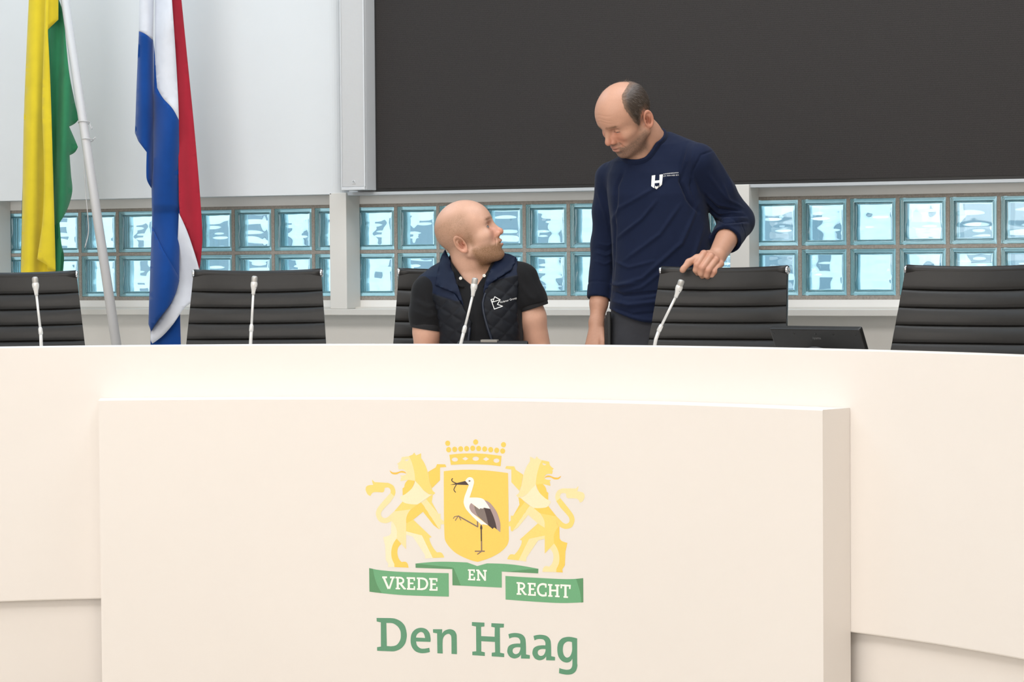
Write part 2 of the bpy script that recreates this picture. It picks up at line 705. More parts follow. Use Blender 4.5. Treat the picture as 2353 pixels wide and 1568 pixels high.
for (a0, a1, z0, z1) in ((.47, .49, .0295, .0375), (.47, .525, .036, .0385), (.515, .53, .0295, .0375), (.53, .56, .0295, .032)):
    b.box((wS * a0, -.1492, z0), (wS * a1, -.1484, z1))
b.build('badge_mark', mat('badge_grey', '#8d8f91', .4), bd)
# ------------------------------------------------------------------ the curved council desk
M_desk = mat('desk_lacquer', '#ebe5df', 0.42, spec=0.4, noise=(1.5, 0.012))
M_deskp = mat('panel_lacquer', '#ebe5df', 0.42, spec=0.4, noise=(1.2, 0.012))
R_P = R_F - 0.13


def ang(P):
    return math.atan2(P[0] - ARC_C[0], P[1] - ARC_C[1])


def arc_sweep(mb, prof, a0, a1, n, mi=0, smooth=True):
    """closed (r, z) profile swept about the arc centre from a0 to a1"""
    k = len(prof)
    V, F = [], []
    for i in range(n + 1):
        a = a0 + (a1 - a0) * i / n
        for r, z in prof:
            V.append((ARC_C[0] + r * math.sin(a), ARC_C[1] + r * math.cos(a), z))
    for i in range(n):
        for j in range(k):
            F.append((i * k + j, (i + 1) * k + j, (i + 1) * k + (j + 1) % k, i * k + (j + 1) % k))
    mb.add(V, F, mi, False)
    mb.add(V[:k], [tuple(range(k))], mi)
    mb.add(V[-k:], [tuple(range(k))[::-1]], mi)
    return mb


def rbox(r0, r1, z0, z1, b=0.004):
    out = []
    for cx, cz, s in ((r1 - b, z1 - b, 0), (r0 + b, z1 - b, 1), (r0 + b, z0 + b, 2), (r1 - b, z0 + b, 3)):
        for t in (0, .5, 1):
            th = (s + t) * PI / 2
            out.append((cx + b * math.cos(th), cz + b * math.sin(th)))
    return out


AE = math.radians(50)
desk = empty('council_desk', (3.4, -2.2, 0.0))
tag(desk, 'long curved cream-white council desk with a city coat of arms on its front', 'desk')


def dpart(mb, name, m, parent=desk):
    o = mb.build(name, m, parent)
    # vertices are in world space: undo the parents
    o.matrix_parent_inverse = Matrix.Translation((-3.4, 2.2, 0)) if parent is desk else Matrix.Identity(4)
    if parent is not desk:
        o.matrix_parent_inverse = Matrix.Identity(4)
    return o


dpart(arc_sweep(MB(), rbox(R_F, R_F + .035, 0.02, 0.86, .005), -AE, AE, 120), 'fascia', M_desk)
dpart(arc_sweep(MB(), rbox(R_F + .036, R_F + .585, 0.715, 0.745), -AE, AE, 120), 'worktop', M_desk)
dpart(arc_sweep(MB(), rbox(R_F + .045, R_F + .075, -0.355, 0.019), -AE, AE, 120), 'plinth', M_desk)

for a in (-48, 14.5, 48):
    aa = math.radians(a)
    dpart(arc_sweep(MB(), rbox(R_F + .12, R_F + .5, 0.001, 0.714), aa - .006, aa + .006, 1), 'support', M_desk)

PA0 = ang(on_cyl(230, 1200, R_P))
PA1 = ang(on_cyl(1891, 1200, R_P))
PZ = float(np.mean([on_cyl(x, y, R_P)[2] for x, y in ((400, 918.5), (1090, 920), (1500, 926))]))
panel = dpart(arc_sweep(MB(), rbox(R_P, R_F - .001, -0.355, PZ, .003), PA0, PA1, 80), 'front_panel', M_deskp)
panel['label'] = 'raised front panel with a printed coat of arms and green lettering'

# --- printed coat of arms on the panel
PAL = dict(A='#fbe5ac', B='#fbdb7c', C='#fbd262', D='#fdecc6', T='#f6c552', W='#fffaf3', G='#6fae80', GD='#5f9669',
           GT='#5f9777', K='#4a3b3a', M='#b09a98', GR='#857872', BR='#8c7468', Y='#fbd265')
PM = {k: mat('print_' + k, v, 0.5, noise=(300, 0.03)) for k, v in PAL.items()}


def decal(name, parts, parent=panel):
    """parts: (loops in pixels, colour key, lift in mm); laid on the curved panel face"""
    mb = MB()
    keys = []
    for loops, key, lift in parts:
        if key not in keys:
            keys.append(key)
        v, f = fill(loops, 14.0)
        P = [on_cyl(x, y, R_P - 0.0006 - lift * 0.001) for x, y in v]
        mb.add(P, [t[::-1] if np.cross(v[t[1]] - v[t[0]], v[t[2]] - v[t[0]]) > 0 else t for t in f.tolist()], keys.index(key))
    o = mb.build(name, [PM[k] for k in keys], parent)
    o.matrix_parent_inverse = Matrix.Identity(4)
    return o


def crop(ox, oy, s):
    return lambda pts, **k: spline([((p[0]) / s + ox, (p[1]) / s + oy) + tuple(p[2:]) for p in pts], **k)


LL = crop(830, 1000, 5.057)
LION = [
    ('mane', 'B', 'A', [(555, 247), (598, 228), (616, 205), (638, 238), (695, 213), (697, 270), (740, 340, 1), (772, 430, 1), (800, 560, 1), (830, 650), (860, 675), (840, 695), (790, 690), (720, 640, 1), (660, 570, 1), (628, 535), (615, 420, 1), (585, 310, 1)]),
    ('arm', 'C', 'B', [(776, 430), (865, 378), (882, 340), (975, 342), (990, 372), (916, 378), (916, 525), (822, 620), (800, 560)]),
    ('chestd', 'C', 'C', [(545, 522), (625, 530), (605, 590, 1), (560, 655, 1), (482, 708), (480, 620), (500, 608), (512, 560, 1)]),
    ('belly', 'B', 'C', [(482, 772), (580, 800), (655, 806), (575, 867), (383, 889)]),
    ('chest', 'D', 'D', [(628, 536), (680, 590, 1), (740, 660, 1), (812, 700), (745, 748), (655, 808), (580, 805, 1), (500, 788, 1), (456, 740, 1), (455, 715), (510, 690), (570, 640, 1), (610, 590, 1)]),
    ('body', 'A', 'B', [(380, 889), (577, 865), (535, 930, 1), (522, 985), (522, 1330), (412, 1205), (413, 1110, 1), (385, 1040, 1), (352, 1000), (330, 955)]),
    ('bellyc', 'C', 'A', [(645, 812), (700, 783), (830, 980), (905, 1098), (840, 1048), (718, 893), (605, 985), (524, 1030), (525, 960, 1), (555, 890, 1), (600, 840, 1)]),
    ('fore', 'A', 'B', [(697, 785), (755, 746), (895, 915), (922, 915), (924, 975), (960, 1000), (965, 1037), (925, 1040), (922, 1090), (905, 1098)]),
    ('foreu', 'B', 'C', [(755, 746), (812, 700), (832, 697), (820, 780), (895, 915)]),
    ('thigh', 'B', 'B', [(523, 1030), (605, 985), (818, 1188), (793, 1195), (800, 1240, 1), (835, 1310, 1), (880, 1365), (925, 1366, 1), (950, 1390, 1), (965, 1425), (832, 1430), (706, 1170), (521, 1120)]),
    ('inner', 'D', 'A', [(521, 1120), (706, 1168), (832, 1430), (742, 1436), (740, 1395), (600, 1182), (522, 1158)]),
    ('hind', 'D', 'C', [(350, 1000), (385, 1040, 1), (413, 1110, 1), (412, 1205), (370, 1270, 1), (350, 1350, 1), (355, 1430, 1), (385, 1500), (386, 1536), (310, 1535), (316, 1500), (285, 1450), (278, 1290), (255, 1188), (320, 1170, 1), (348, 1140)]),
    ('hindm', 'C', 'A', [(412, 1205), (465, 1268), (430, 1310, 1), (420, 1370, 1), (435, 1435, 1), (470, 1478), (515, 1475, 1), (540, 1500, 1), (550, 1543), (386, 1536), (385, 1500), (355, 1430, 1), (350, 1350, 1), (370, 1270, 1)]),
    ('tailu', 'B', 'A', [(125, 518), (155, 548), (310, 557), (372, 590, 1), (398, 655, 1), (385, 712), (340, 672), (342, 645, 1), (322, 615, 1), (285, 612), (272, 616), (265, 655, 1), (245, 668), (150, 665, 1), (120, 685), (108, 708), (75, 690, 1), (52, 640, 1), (60, 600, 1), (90, 585, 1), (140, 580), (130, 555)]),
    ('taill', 'A', 'B', [(385, 712), (335, 785), (248, 875, 1), (230, 915, 1), (240, 950, 1), (275, 967, 1), (315, 950), (383, 887), (395, 960), (352, 1001), (310, 1020, 1), (265, 1025, 1), (205, 1000, 1), (172, 930, 1), (180, 870, 1), (220, 810, 1), (340, 672)]),
    ('tongue', 'T', 'T', [(328, 412), (365, 435), (410, 435, 1), (470, 418, 1), (508, 428, 1), (522, 450), (490, 440, 1), (450, 440, 1), (410, 458, 1), (365, 455, 1), (340, 435)]),
]
FACE = [(470, 258), (557, 246), (585, 310, 1), (615, 420, 1), (628, 535), (545, 522), (455, 538), (463, 487), (450, 468), (485, 470), (520, 462), (524, 435), (500, 405, 1), (460, 398, 1), (437, 402), (428, 372), (433, 352), (416, 335), (440, 320), (462, 298)]
EYE = [(502, 290), (550, 278), (545, 298), (520, 304)]


def mirr(L):
    x = 2171.0 - 0.985 * L[:, 0]
    return np.stack([x, L[:, 1] + 3.6 + 0.068 * (x - 1160)], 1)


decal('lion_emblem', [([LL(FACE), LL(EYE)], 'A', 0)] + [([LL(p)], a, 0.12 if n_ == 'chest' else 0) for n_, a, b_, p in LION])
decal('lion_emblem', [([mirr(LL(FACE)), mirr(LL(EYE))], 'B', 0)] + [([mirr(LL(p))], b_, 0.12 if n_ == 'chest' else 0) for n_, a, b_, p in LION])
SH = crop(1000, 1000, 5.226)


def ell(cx, cy, rx, ry, n=24):
    return SH([(cx + rx * math.cos(2 * PI * i / n), cy + ry * math.sin(2 * PI * i / n)) for i in range(n)])


parts = [([ell(x, y, 30, 32)], 'C', 0) for x, y in ((150, 100), (486, 85), (820, 117), (162, 177), (234, 173), (306, 168), (378, 165), (450, 160), (522, 163), (594, 169), (666, 177), (738, 185), (810, 193))]
parts.append(([SH([(170, 238), (300, 225, 1), (440, 221, 1), (600, 228, 1), (797, 252), (785, 376), (640, 360, 1), (480, 353, 1), (330, 353, 1), (188, 360)]),
               ell(236, 295, 37, 25), ell(486, 285, 39, 26), ell(735, 308, 36, 26),
               SH([(322, 286), (362, 262), (400, 286), (362, 308)]), SH([(570, 290), (610, 265), (650, 290), (610, 314)])], 'C', 0))
decal('crown_emblem', parts)
decal('shield_emblem', [([SH([(103, 436), (250, 422, 1), (440, 418, 1), (650, 430, 1), (875, 458), (885, 1255), (860, 1330, 1), (780, 1410, 1), (650, 1480, 1), (510, 1525), (400, 1495, 1), (250, 1420, 1), (150, 1320, 1), (112, 1220, 1)])], 'Y', 0)])


def stroke(cr, pts, w_, s, sm=False):
    p = [tuple(q) + ((1,) if sm and 0 < i_ < len(pts) - 1 else ()) for i_, q in enumerate(pts)]
    return [thick_line(cr(p, closed=False), w_ / s)]


st = [([SH([(361, 553), (385, 520, 1), (415, 507, 1), (450, 520, 1), (466, 560, 1), (455, 620, 1), (413, 752), (500, 752, 1), (560, 762, 1), (590, 782), (625, 830, 1), (660, 888), (583, 874), (575, 885), (540, 882), (530, 893), (432, 818), (412, 850, 1), (415, 890, 1), (450, 940, 1), (637, 1085), (570, 1073), (560, 1083), (500, 1030), (430, 960, 1), (370, 890, 1), (343, 820, 1), (350, 750, 1), (375, 680, 1), (404, 604), (385, 575)])], 'W', .5),
      ([SH([(361, 553), (404, 602), (250, 596), (178, 600), (258, 578)])], 'K', .6),
      ([SH([(399, 548), (415, 545), (427, 553), (412, 562), (402, 558)])], 'K', .8),
      ([SH([(432, 818), (465, 845), (490, 930, 1), (520, 985), (450, 940, 1), (415, 890, 1), (412, 850, 1)])], 'M', .6),
      ([SH([(468, 848), (530, 893), (540, 882), (575, 885), (583, 876), (610, 960, 1), (632, 1050, 1), (635, 1085), (520, 985), (490, 930, 1)])], 'GR', .6),
      ([SH([(583, 874), (660, 888), (700, 980, 1), (725, 1060, 1), (740, 1135), (708, 1110), (690, 1130), (637, 1085), (632, 1050, 1), (610, 960, 1)])], 'K', .6),
      ([SH([(590, 782), (660, 820, 1), (735, 920, 1), (775, 1030, 1), (783, 1100, 1), (780, 1168), (740, 1135), (725, 1060, 1), (700, 980, 1), (660, 888), (625, 830, 1)])], 'M', .6)]
for p_, w_, k_ in (([(212, 522), (198, 540), (212, 562), (262, 584)], 11, 'K'), ([(260, 588), (232, 636), (225, 662), (247, 690)], 10, 'K'),
                   ([(507, 1033), (511, 1106)], 15, 'BR'), ([(514, 1106), (280, 975)], 15, 'BR'), ([(285, 972), (232, 982), (217, 1006)], 10, 'BR'),
                   ([(278, 972), (240, 1030)], 10, 'BR'), ([(285, 978), (310, 1026)], 10, 'BR'), ([(552, 1080), (555, 1275)], 15, 'K'),
                   ([(553, 1098), (553, 1133)], 26, 'K'), ([(556, 1275), (557, 1392)], 15, 'BR'), ([(475, 1397), (595, 1397)], 14, 'BR'), ([(556, 1400), (505, 1435)], 12, 'BR')):
    st.append((stroke(SH, p_, w_, 5.226, len(p_) > 3), k_, .45))
decal('stork_emblem', st)
BN = crop(820, 1270, 4.357)
decal('banner_emblem', [([BN([(123, 157), (250, 180, 1), (500, 198, 1), (919, 208), (921, 443), (500, 430, 1), (280, 412, 1), (126, 393)])], 'G', 0),
                        ([BN([(123, 157), (160, 165), (175, 240, 1), (205, 330, 1), (250, 407), (126, 393)])], 'GD', .3)])
decal('banner_emblem', [([BN([(587, 112), (750, 97, 1), (900, 94, 1), (1104, 101), (1205, 137), (1303, 110), (1560, 122, 1), (1817, 165), (1815, 210), (1450, 192), (1451, 353), (957, 329), (955, 167), (588, 154)])], 'G', 0),
                        ([BN([(587, 112), (955, 150), (955, 167), (588, 154)])], 'GD', .3), ([BN([(958, 150), (970, 160), (1040, 330), (957, 329)])], 'GD', .3),
                        ([BN([(1817, 165), (1815, 210), (1500, 194), (1700, 172)])], 'GD', .3)])
decal('banner_emblem', [([BN([(1487, 236), (1800, 255, 1), (2100, 268, 1), (2265, 258), (2267, 500), (2050, 507, 1), (1800, 495, 1), (1489, 472)])], 'G', 0),
                        ([BN([(2195, 266), (2265, 258), (2267, 500), (2245, 503), (2235, 400, 1)])], 'GD', .3)])
L1, L2 = crop(860, 1410, 9.804), crop(1080, 1420, 9.05)
Aout = [(797, 345), (870, 325, 1), (960, 320, 1), (1070, 345, 1), (1140, 415, 1), (1160, 520, 1), (1165, 765), (1245, 782), (1243, 855), (1060, 850), (1060, 768), (1010, 825, 1), (920, 850, 1), (830, 815, 1), (782, 740, 1), (775, 680, 1), (800, 600, 1), (870, 555, 1), (960, 540, 1), (1043, 540), (1043, 480, 1), (1010, 425, 1), (950, 408, 1), (880, 412, 1), (818, 437)]
Ain = [(1048, 618), (960, 618, 1), (900, 645, 1), (885, 690, 1), (900, 735, 1), (950, 760, 1), (1010, 735, 1), (1043, 670, 1)]


def sh(p, dx, dy):
    return [(q[0] + dx, q[1] + dy) + tuple(q[2:]) for q in p]


GL = [[L1([(52, 105), (350, 108), (480, 125, 1), (600, 185, 1), (690, 290, 1), (730, 450, 1), (728, 560, 1), (690, 690, 1), (600, 795, 1), (480, 850, 1), (380, 858), (65, 845), (62, 765), (150, 750), (148, 205), (55, 185)]),
       L1([(272, 218), (360, 218), (440, 235, 1), (530, 300, 1), (585, 390, 1), (598, 480, 1), (590, 580, 1), (545, 670, 1), (480, 725, 1), (370, 745), (283, 738)])],
      [L1([(1265, 645), (1268, 560, 1), (1240, 440, 1), (1165, 355, 1), (1050, 327, 1), (930, 360, 1), (845, 455, 1), (818, 600, 1), (840, 740, 1), (920, 850, 1), (1040, 897, 1), (1150, 895, 1), (1252, 873), (1240, 778), (1130, 797, 1), (1040, 790, 1), (965, 725, 1), (942, 635)]),
       L1([(940, 547), (965, 475, 1), (1040, 423, 1), (1110, 450, 1), (1145, 557)])],
      [L1([(1322, 360), (1530, 360), (1528, 455), (1590, 390, 1), (1700, 358, 1), (1800, 390, 1), (1850, 470, 1), (1858, 560, 1), (1862, 922), (1740, 915), (1738, 580, 1), (1725, 500, 1), (1670, 463, 1), (1590, 500, 1), (1543, 600, 1), (1543, 908), (1422, 902), (1415, 452), (1325, 437)])],
      [L2([(40, 92), (300, 105), (300, 182), (230, 192), (232, 385), (512, 398), (515, 205), (442, 190), (445, 115), (705, 128), (702, 205), (620, 210), (625, 730), (710, 748), (710, 822), (450, 805), (452, 730), (522, 722), (518, 505), (235, 490), (235, 705), (308, 722), (308, 798), (48, 780), (48, 708), (130, 700), (125, 185), (38, 167)])],
      [L2(Aout), L2(Ain)], [L2(sh(Aout, 523, 37)), L2(sh(Ain, 523, 37))],
      [L2([(2228, 432), (2228, 960), (2232, 1010, 1), (2200, 1110, 1), (2130, 1170, 1), (2040, 1187, 1), (1950, 1180, 1), (1850, 1155), (1857, 1048), (1930, 1072, 1), (2020, 1085, 1), (2090, 1065, 1), (2125, 1000, 1), (2128, 855), (2080, 915, 1), (2000, 935, 1), (1910, 900, 1), (1840, 810, 1), (1815, 680, 1), (1830, 540, 1), (1900, 440, 1), (2010, 403, 1), (2110, 405, 1)]),
       L2([(2120, 510), (2050, 495, 1), (1990, 515, 1), (1945, 570, 1), (1930, 670, 1), (1945, 760, 1), (1980, 815, 1), (2025, 832, 1), (2080, 800, 1), (2115, 720, 1), (2125, 640)])]]
for loops in GL:
    decal('letter', [(loops, 'GT', 0)])
S3, S4, S5 = crop(840, 1300, 11.765), crop(1040, 1280, 19.6), crop(1155, 1315, 12.384)
E3 = [([(1170, 340), (1170, 640)], 60), ([(1110, 340), (1337, 345)], 48), ([(1318, 340), (1318, 415)], 40), ([(1170, 485), (1295, 485)], 45), ([(1118, 635), (1340, 640)], 45), ([(1320, 560), (1320, 655)], 40)]
SM = [(S3, 11.765, [[([(490, 325), (622, 632)], 57), ([(742, 335), (640, 632)], 48), ([(450, 322), (580, 322)], 50), ([(662, 325), (790, 325)], 50)],
                    [([(870, 330), (870, 620)], 58), ([(810, 328), (930, 332)], 45), ([(900, 330), (980, 345), (1022, 400), (1000, 465), (900, 490)], 50), ([(940, 490), (1052, 630)], 55), ([(1040, 628), (1090, 632)], 40), ([(812, 625), (935, 628)], 42)],
                    E3,
                    [([(1445, 345), (1445, 650)], 58), ([(1385, 346), (1530, 350)], 46), ([(1515, 351), (1620, 385), (1668, 490), (1620, 608), (1505, 643)], 54), ([(1388, 640), (1530, 645)], 46)],
                    [([(x + 607, y + 23) for x, y in p], w_) for p, w_ in E3]]),
      (S4, 19.6, [[([(775, 580), (775, 1050)], 85), ([(690, 598), (1005, 606)], 70), ([(972, 600), (972, 715)], 65), ([(775, 805), (945, 812)], 75), ([(695, 1025), (1015, 1035)], 70), ([(980, 915), (980, 1060)], 70)],
                  [([(1150, 600), (1162, 1050)], 75), ([(1145, 600), (1475, 1065)], 88), ([(1462, 630), (1465, 1085)], 75), ([(1065, 610), (1180, 612)], 70), ([(1375, 625), (1540, 632)], 75), ([(1080, 1040), (1245, 1045)], 70)]]),
      (S5, 12.384, [[([(460, 310), (460, 635)], 62), ([(395, 310), (520, 316)], 46), ([(490, 314), (580, 335), (617, 392), (590, 460), (490, 485)], 52), ([(530, 490), (640, 640)], 55), ([(630, 636), (685, 640)], 42), ([(398, 625), (530, 630)], 45)],
                    [([(775, 330), (775, 650)], 62), ([(708, 328), (940, 340)], 46), ([(915, 330), (915, 418)], 46), ([(775, 487), (900, 490)], 48), ([(718, 648), (945, 660)], 46), ([(922, 565), (922, 680)], 44)],
                    [([(1235, 365), (1130, 345), (1040, 390), (1005, 500), (1040, 620), (1130, 670), (1240, 662)], 58), ([(1228, 345), (1228, 445)], 46), ([(1228, 580), (1228, 690)], 46)],
                    [([(1355, 350), (1355, 690)], 62), ([(1290, 365), (1418, 372)], 50), ([(1295, 680), (1420, 688)], 46), ([(1555, 370), (1555, 705)], 62), ([(1488, 380), (1618, 385)], 50), ([(1492, 692), (1620, 700)], 46), ([(1355, 525), (1555, 530)], 50)],
                    [([(1788, 390), (1788, 720)], 64), ([(1640, 376), (1940, 393)], 50), ([(1668, 378), (1668, 465)], 44), ([(1912, 392), (1912, 485)], 44), ([(1730, 710), (1860, 718)], 48)]])]
for cr_, s_, letters in SM:
    for L_ in letters:
        decal('letter', [(stroke(cr_, p_, w_, s_, len(p_) > 2), 'W', .7 + .02 * i_) for i_, (p_, w_) in enumerate(L_)])
# ------------------------------------------------------------------ office chairs
M_lea = mat('chair_leather', '#1c1a18', 0.48, spec=0.4, noise=(90, 0.08), bump=(600, 0.12, 0.0008))
M_lea2 = mat('chair_leather_edge', '#1c1a1a', 0.5, spec=0.4)
M_alu = mat('polished_aluminium', '#d5d6d8', 0.18, metal=1.0)
M_blk = mat('black_plastic', '#141414', 0.45)


def chair_proto():
    root = empty('office_chair')
    ZT, NR, RH = 1.086, 10, 0.0572

    def hw(z):
        return float(np.interp(z, [.45, .62, .81, 1.1], [.262, .262, .252, .229]))

    def yy(z):
        return float(np.interp(z, [.45, .5, .6, .8, 1.1], [-.01, .0, .012, .055, .135]))

    def pt(s, z, d):
        return (hw(z) * s, yy(z) - 0.034 * s * s - d, z - 0.007 * (1 - s * s) * max(0, (z - .8) / .3))
    NS = 14
    b = MB()
    zs = np.linspace(ZT - RH * NR, ZT, 14)
    b.grid([[pt(-1 + 2 * j / NS, z, -.012) for j in range(NS + 1)] for z in zs][::-1])
    b.grid([[pt(-1 + 2 * j / NS, z, 0.0) for j in range(NS + 1)] for z in zs])
    for s in (-1, 1):
        b.grid([[pt(s, z, -.012), pt(s, z, .004)] for z in (zs if s < 0 else zs[::-1])])
    back = b.build('backrest', M_lea2, root)
    for k in range(NR):
        z1 = ZT - k * RH
        z0 = z1 - RH
        b = MB()
        prof = [(0, 0.0), (.02, .005), (.08, .0088), (.25, .0118), (.55, .0125), (.82, .0105), (.95, .0066), (1, 0.0)]
        if k == 0:
            prof = prof[:5] + [(.82, .0125), (.95, .0125), (1.1, .0122)]
        b.grid([[pt(-1 + 2 * j / NS, z0 + (z1 - z0) * t, d * (1 - .6 * abs(-1 + 2 * j / NS) ** 14)) for j in range(NS + 1)] for t, d in prof])
        for s in (-1, 1):
            row = [pt(s, z0 + (z1 - z0) * t, d * .4) for t, d in prof]
            c = pt(s, (z0 + z1) / 2, 0)
            V = [c] + row
            b.add(V, [(0, i_ + 1, i_ + 2) if s < 0 else (0, i_ + 2, i_ + 1) for i_ in range(len(row) - 1)])
        b.build('cushion_rib', M_lea, back)
    b = MB()
    P = [pt(-1 + 2 * j / NS, ZT + .006, -.004) for j in range(NS + 1)]
    b.tube(P, .0165, 14)
    b.build('top_rail', M_lea, root)
    for s in (-1, 1):
        p = Vector(pt(s, ZT + .006, -.004))
        T = Matrix.Translation(p) @ Matrix.Rotation(s * PI / 2, 4, 'Y') @ Matrix.Rotation(0.12, 4, 'X')
        MB().lathe([(.0, -.004), (.0135, -.004), (.0145, -.001), (.0145, .003), (.012, .006), (.007, .0065), (.0055, .0045), (0.0, .0045)], 20, T).build('end_cap', M_alu, root)
        b = MB()
        b.tube([pt(s * .93, z, -.026) for z in np.linspace(.50, ZT, 12)], .011, 10)
        b.tube([(s * .244, .01, .50), (s * .25, -.05, .465), (s * .25, -.22, .455), (s * .25, -.46, .47)], .011, 10)
        b.build('side_rail', M_alu, root)
        b = MB().tube([(s * .262, .07, .66), (s * .285, -.02, .668), (s * .285, -.22, .66), (s * .265, -.26, .60), (s * .255, -.22, .47)], .013, 10)
        b.build('armrest', M_alu, root)
    b = MB()
    b.grid([[(.25 * (-1 + 2 * j / 10), .0 - .47 * i_ / 24, .478 - .012 * math.sin(PI * i_ / 24) + .006 * abs(math.sin(PI * i_ / 3))) for j in range(11)] for i_ in range(25)])
    b.box((-.25, -.47, .45), (.25, 0, .466))
    b.build('seat', M_lea, root)
    b = MB().tube([(0, -.22, .12), (0, -.22, .45)], .028, 16)
    b.box((-.12, -.32, .435), (.12, -.12, .452))
    b.build('column', M_alu, root)
    for k in range(5):
        a = 2 * PI * k / 5 + .3
        e = Vector((math.cos(a) * .31, -.22 + math.sin(a) * .31, .085))
        b = MB().tube([(0, -.22, .13), e], [.024, .014], 10)
        b.build('leg', M_alu, root)
        MB().tube([(e.x - .012, e.y, .032), (e.x + .012, e.y, .032)], .031, 14).tube([e, (e.x, e.y, .04)], .008, 8).build('castor', M_blk, root)
    return root


def on_arc_top(px, py, R):
    return on_cyl(px, py, R)


ch = chair_proto()
CH = [(24, 622, 3.62, 4, 'black ribbed leather office chair in front of the yellow and green flag'),
      (594, 619, 3.62, 2, 'black ribbed leather office chair right beside the red, white and blue flag'),
      (1062, 622, 3.80, 14, 'black ribbed leather office chair the bald man sits in'),
      (1671, 609, 3.66, 4, 'black ribbed leather office chair the standing man leans his hand on'),
      (2246, 606, 3.62, 10, 'black ribbed leather office chair at the right edge, behind the monitor')]
CHAIRS = []
for i_, (px, py, R, dr, lab) in enumerate(CH):
    o = ch if i_ == 0 else copy_tree(ch)
    P = on_cyl(px, py, R)
    d = ARC_C - P[:2]
    rz = math.atan2(d[0], -d[1]) + math.radians(dr)      # local -y looks at the arc centre
    top = Matrix.Rotation(rz, 3, 'Z') @ Vector((0, 0.139, 0))
    o.location = (P[0] - top.x, P[1] - top.y, 0.0)
    o.rotation_euler = (0, 0, rz)
    tag(o, lab, 'chair', 'black council chairs behind the desk')
    CHAIRS.append(o)

# ------------------------------------------------------------------ gooseneck microphones
M_mic = mat('mic_silver', '#e3e2df', 0.35, metal=0.25, spec=0.6)
M_mich = mat('mic_grille', '#b9b7b3', 0.4, metal=0.6, bump=(900, .6, .001))
M_dot = mat('mic_screw', '#6a6866', 0.5)
R_M = R_F + 0.27


def mic(pts, lab):
    """pts: base, bend points ..., joint, stem top, head top in pixels"""
    W = [Vector(on_cyl(x, y, R_M)) for x, y in pts]
    base = Vector((W[0].x, W[0].y, 0.745))
    root = empty('gooseneck_microphone', base)
    W = [p - base for p in W]
    MB().box((-.032, -.05, 0), (.032, .05, .035), 0, .006).build('base_unit', M_mic, root)
    low = [Vector((0, 0, .035))] + W[0:-2]
    if len(low) == 3:
        low.insert(2, (low[1] + low[2]) / 2)
    MB().tube(low, .0060, 12).build('lower_stem', M_mic, root)
    j, s, t = W[-3], W[-2], W[-1]
    d = (s - j).normalized()
    MB().tube([j - d * .008, j - d * .004, j + d * .012, j + d * .018], [.0062, .0076, .0072, .0046], 14).build('joint_collar', M_mic, root)
    MB().tube([j, s], .0044, 12).build('upper_stem', M_mic, root)
    h = (t - s)
    L = h.length
    T = Matrix.Translation(s) @ h.to_track_quat('Z', 'Y').to_matrix().to_4x4()
    hd = MB().lathe([(0, -.004), (.0062, -.004), (.0066, .004), (.0078, .012), (.0112, L * .40), (.0118, L * .52), (.0112, L * .60), (.0098, L * .66)], 20, T).build('head', M_mic, root)
    MB().lathe([(.0100, L * .62), (.0104, L * .78), (.0104, L * .90), (.0085, L * .97), (.0045, L * .995), (0, L)], 20, T).build('grille', M_mich, hd)
    for th in (-.9, -2.2):
        c = T @ Vector((.0095 * math.cos(th), .0095 * math.sin(th), L * .36))
        MB().lathe([(0, -.0015), (.0016, -.0015), (.0016, .0012), (0, .0012)], 10, Matrix.Translation(c) @ (c - T @ Vector((0, 0, L * .36))).to_track_quat('Z', 'Y').to_matrix().to_4x4()).build('screw', M_dot, hd)
    tag(root, lab, 'microphone', 'silver gooseneck microphones along the desk')
    return root


mic([(95, 800), (93.5, 764), (83.5, 676), (80, 636)], 'silver gooseneck microphone in front of the chair at the left edge')
mic([(575.5, 796), (577.5, 757), (582, 674), (585.5, 634)], 'silver gooseneck microphone in front of the empty chair beside the tricolour flag')
mic([(1058, 794), (1066.5, 760), (1086.5, 678), (1092, 638.5)], 'silver gooseneck microphone in front of the seated bald man')
mic([(1504, 797), (1507, 780), (1515.5, 757), (1553.5, 681), (1567, 643)], 'silver gooseneck microphone leaning right, in front of the standing man')


# ------------------------------------------------------------------ monitors on the desk, seen from behind
def text_mesh(s, size, m, name, parent, T, font_shear=0.0, xs=1.0):
    c = bpy.data.curves.new('t', 'FONT')
    c.body = s
    c.size = size
    c.shear = font_shear
    c.align_x = 'CENTER'
    c.resolution_u = 3
    o = bpy.data.objects.new('t', c)
    COL.objects.link(o)
    dg = bpy.context.evaluated_depsgraph_get()
    me = bpy.data.meshes.new_from_object(o.evaluated_get(dg))
    V = np.array([v.co[:] for v in me.vertices])
    F = [tuple(p.vertices) for p in me.polygons]
    bpy.data.objects.remove(o)
    bpy.data.curves.remove(c)
    bpy.data.meshes.remove(me)
    V[:, 0] *= xs
    if T is None:
        return V, F
    V = np.array([T @ Vector(v) for v in V])
    return mesh_obj(name, V, F, m, parent)


M_mon = mat('monitor_plastic', '#171717', 0.5, spec=0.45, bump=(500, .15, .001))
M_mlog = mat('monitor_logo', '#6b6a6a', 0.5)
M_glass = mat('screen_glass', '#0b0c0e', 0.08)


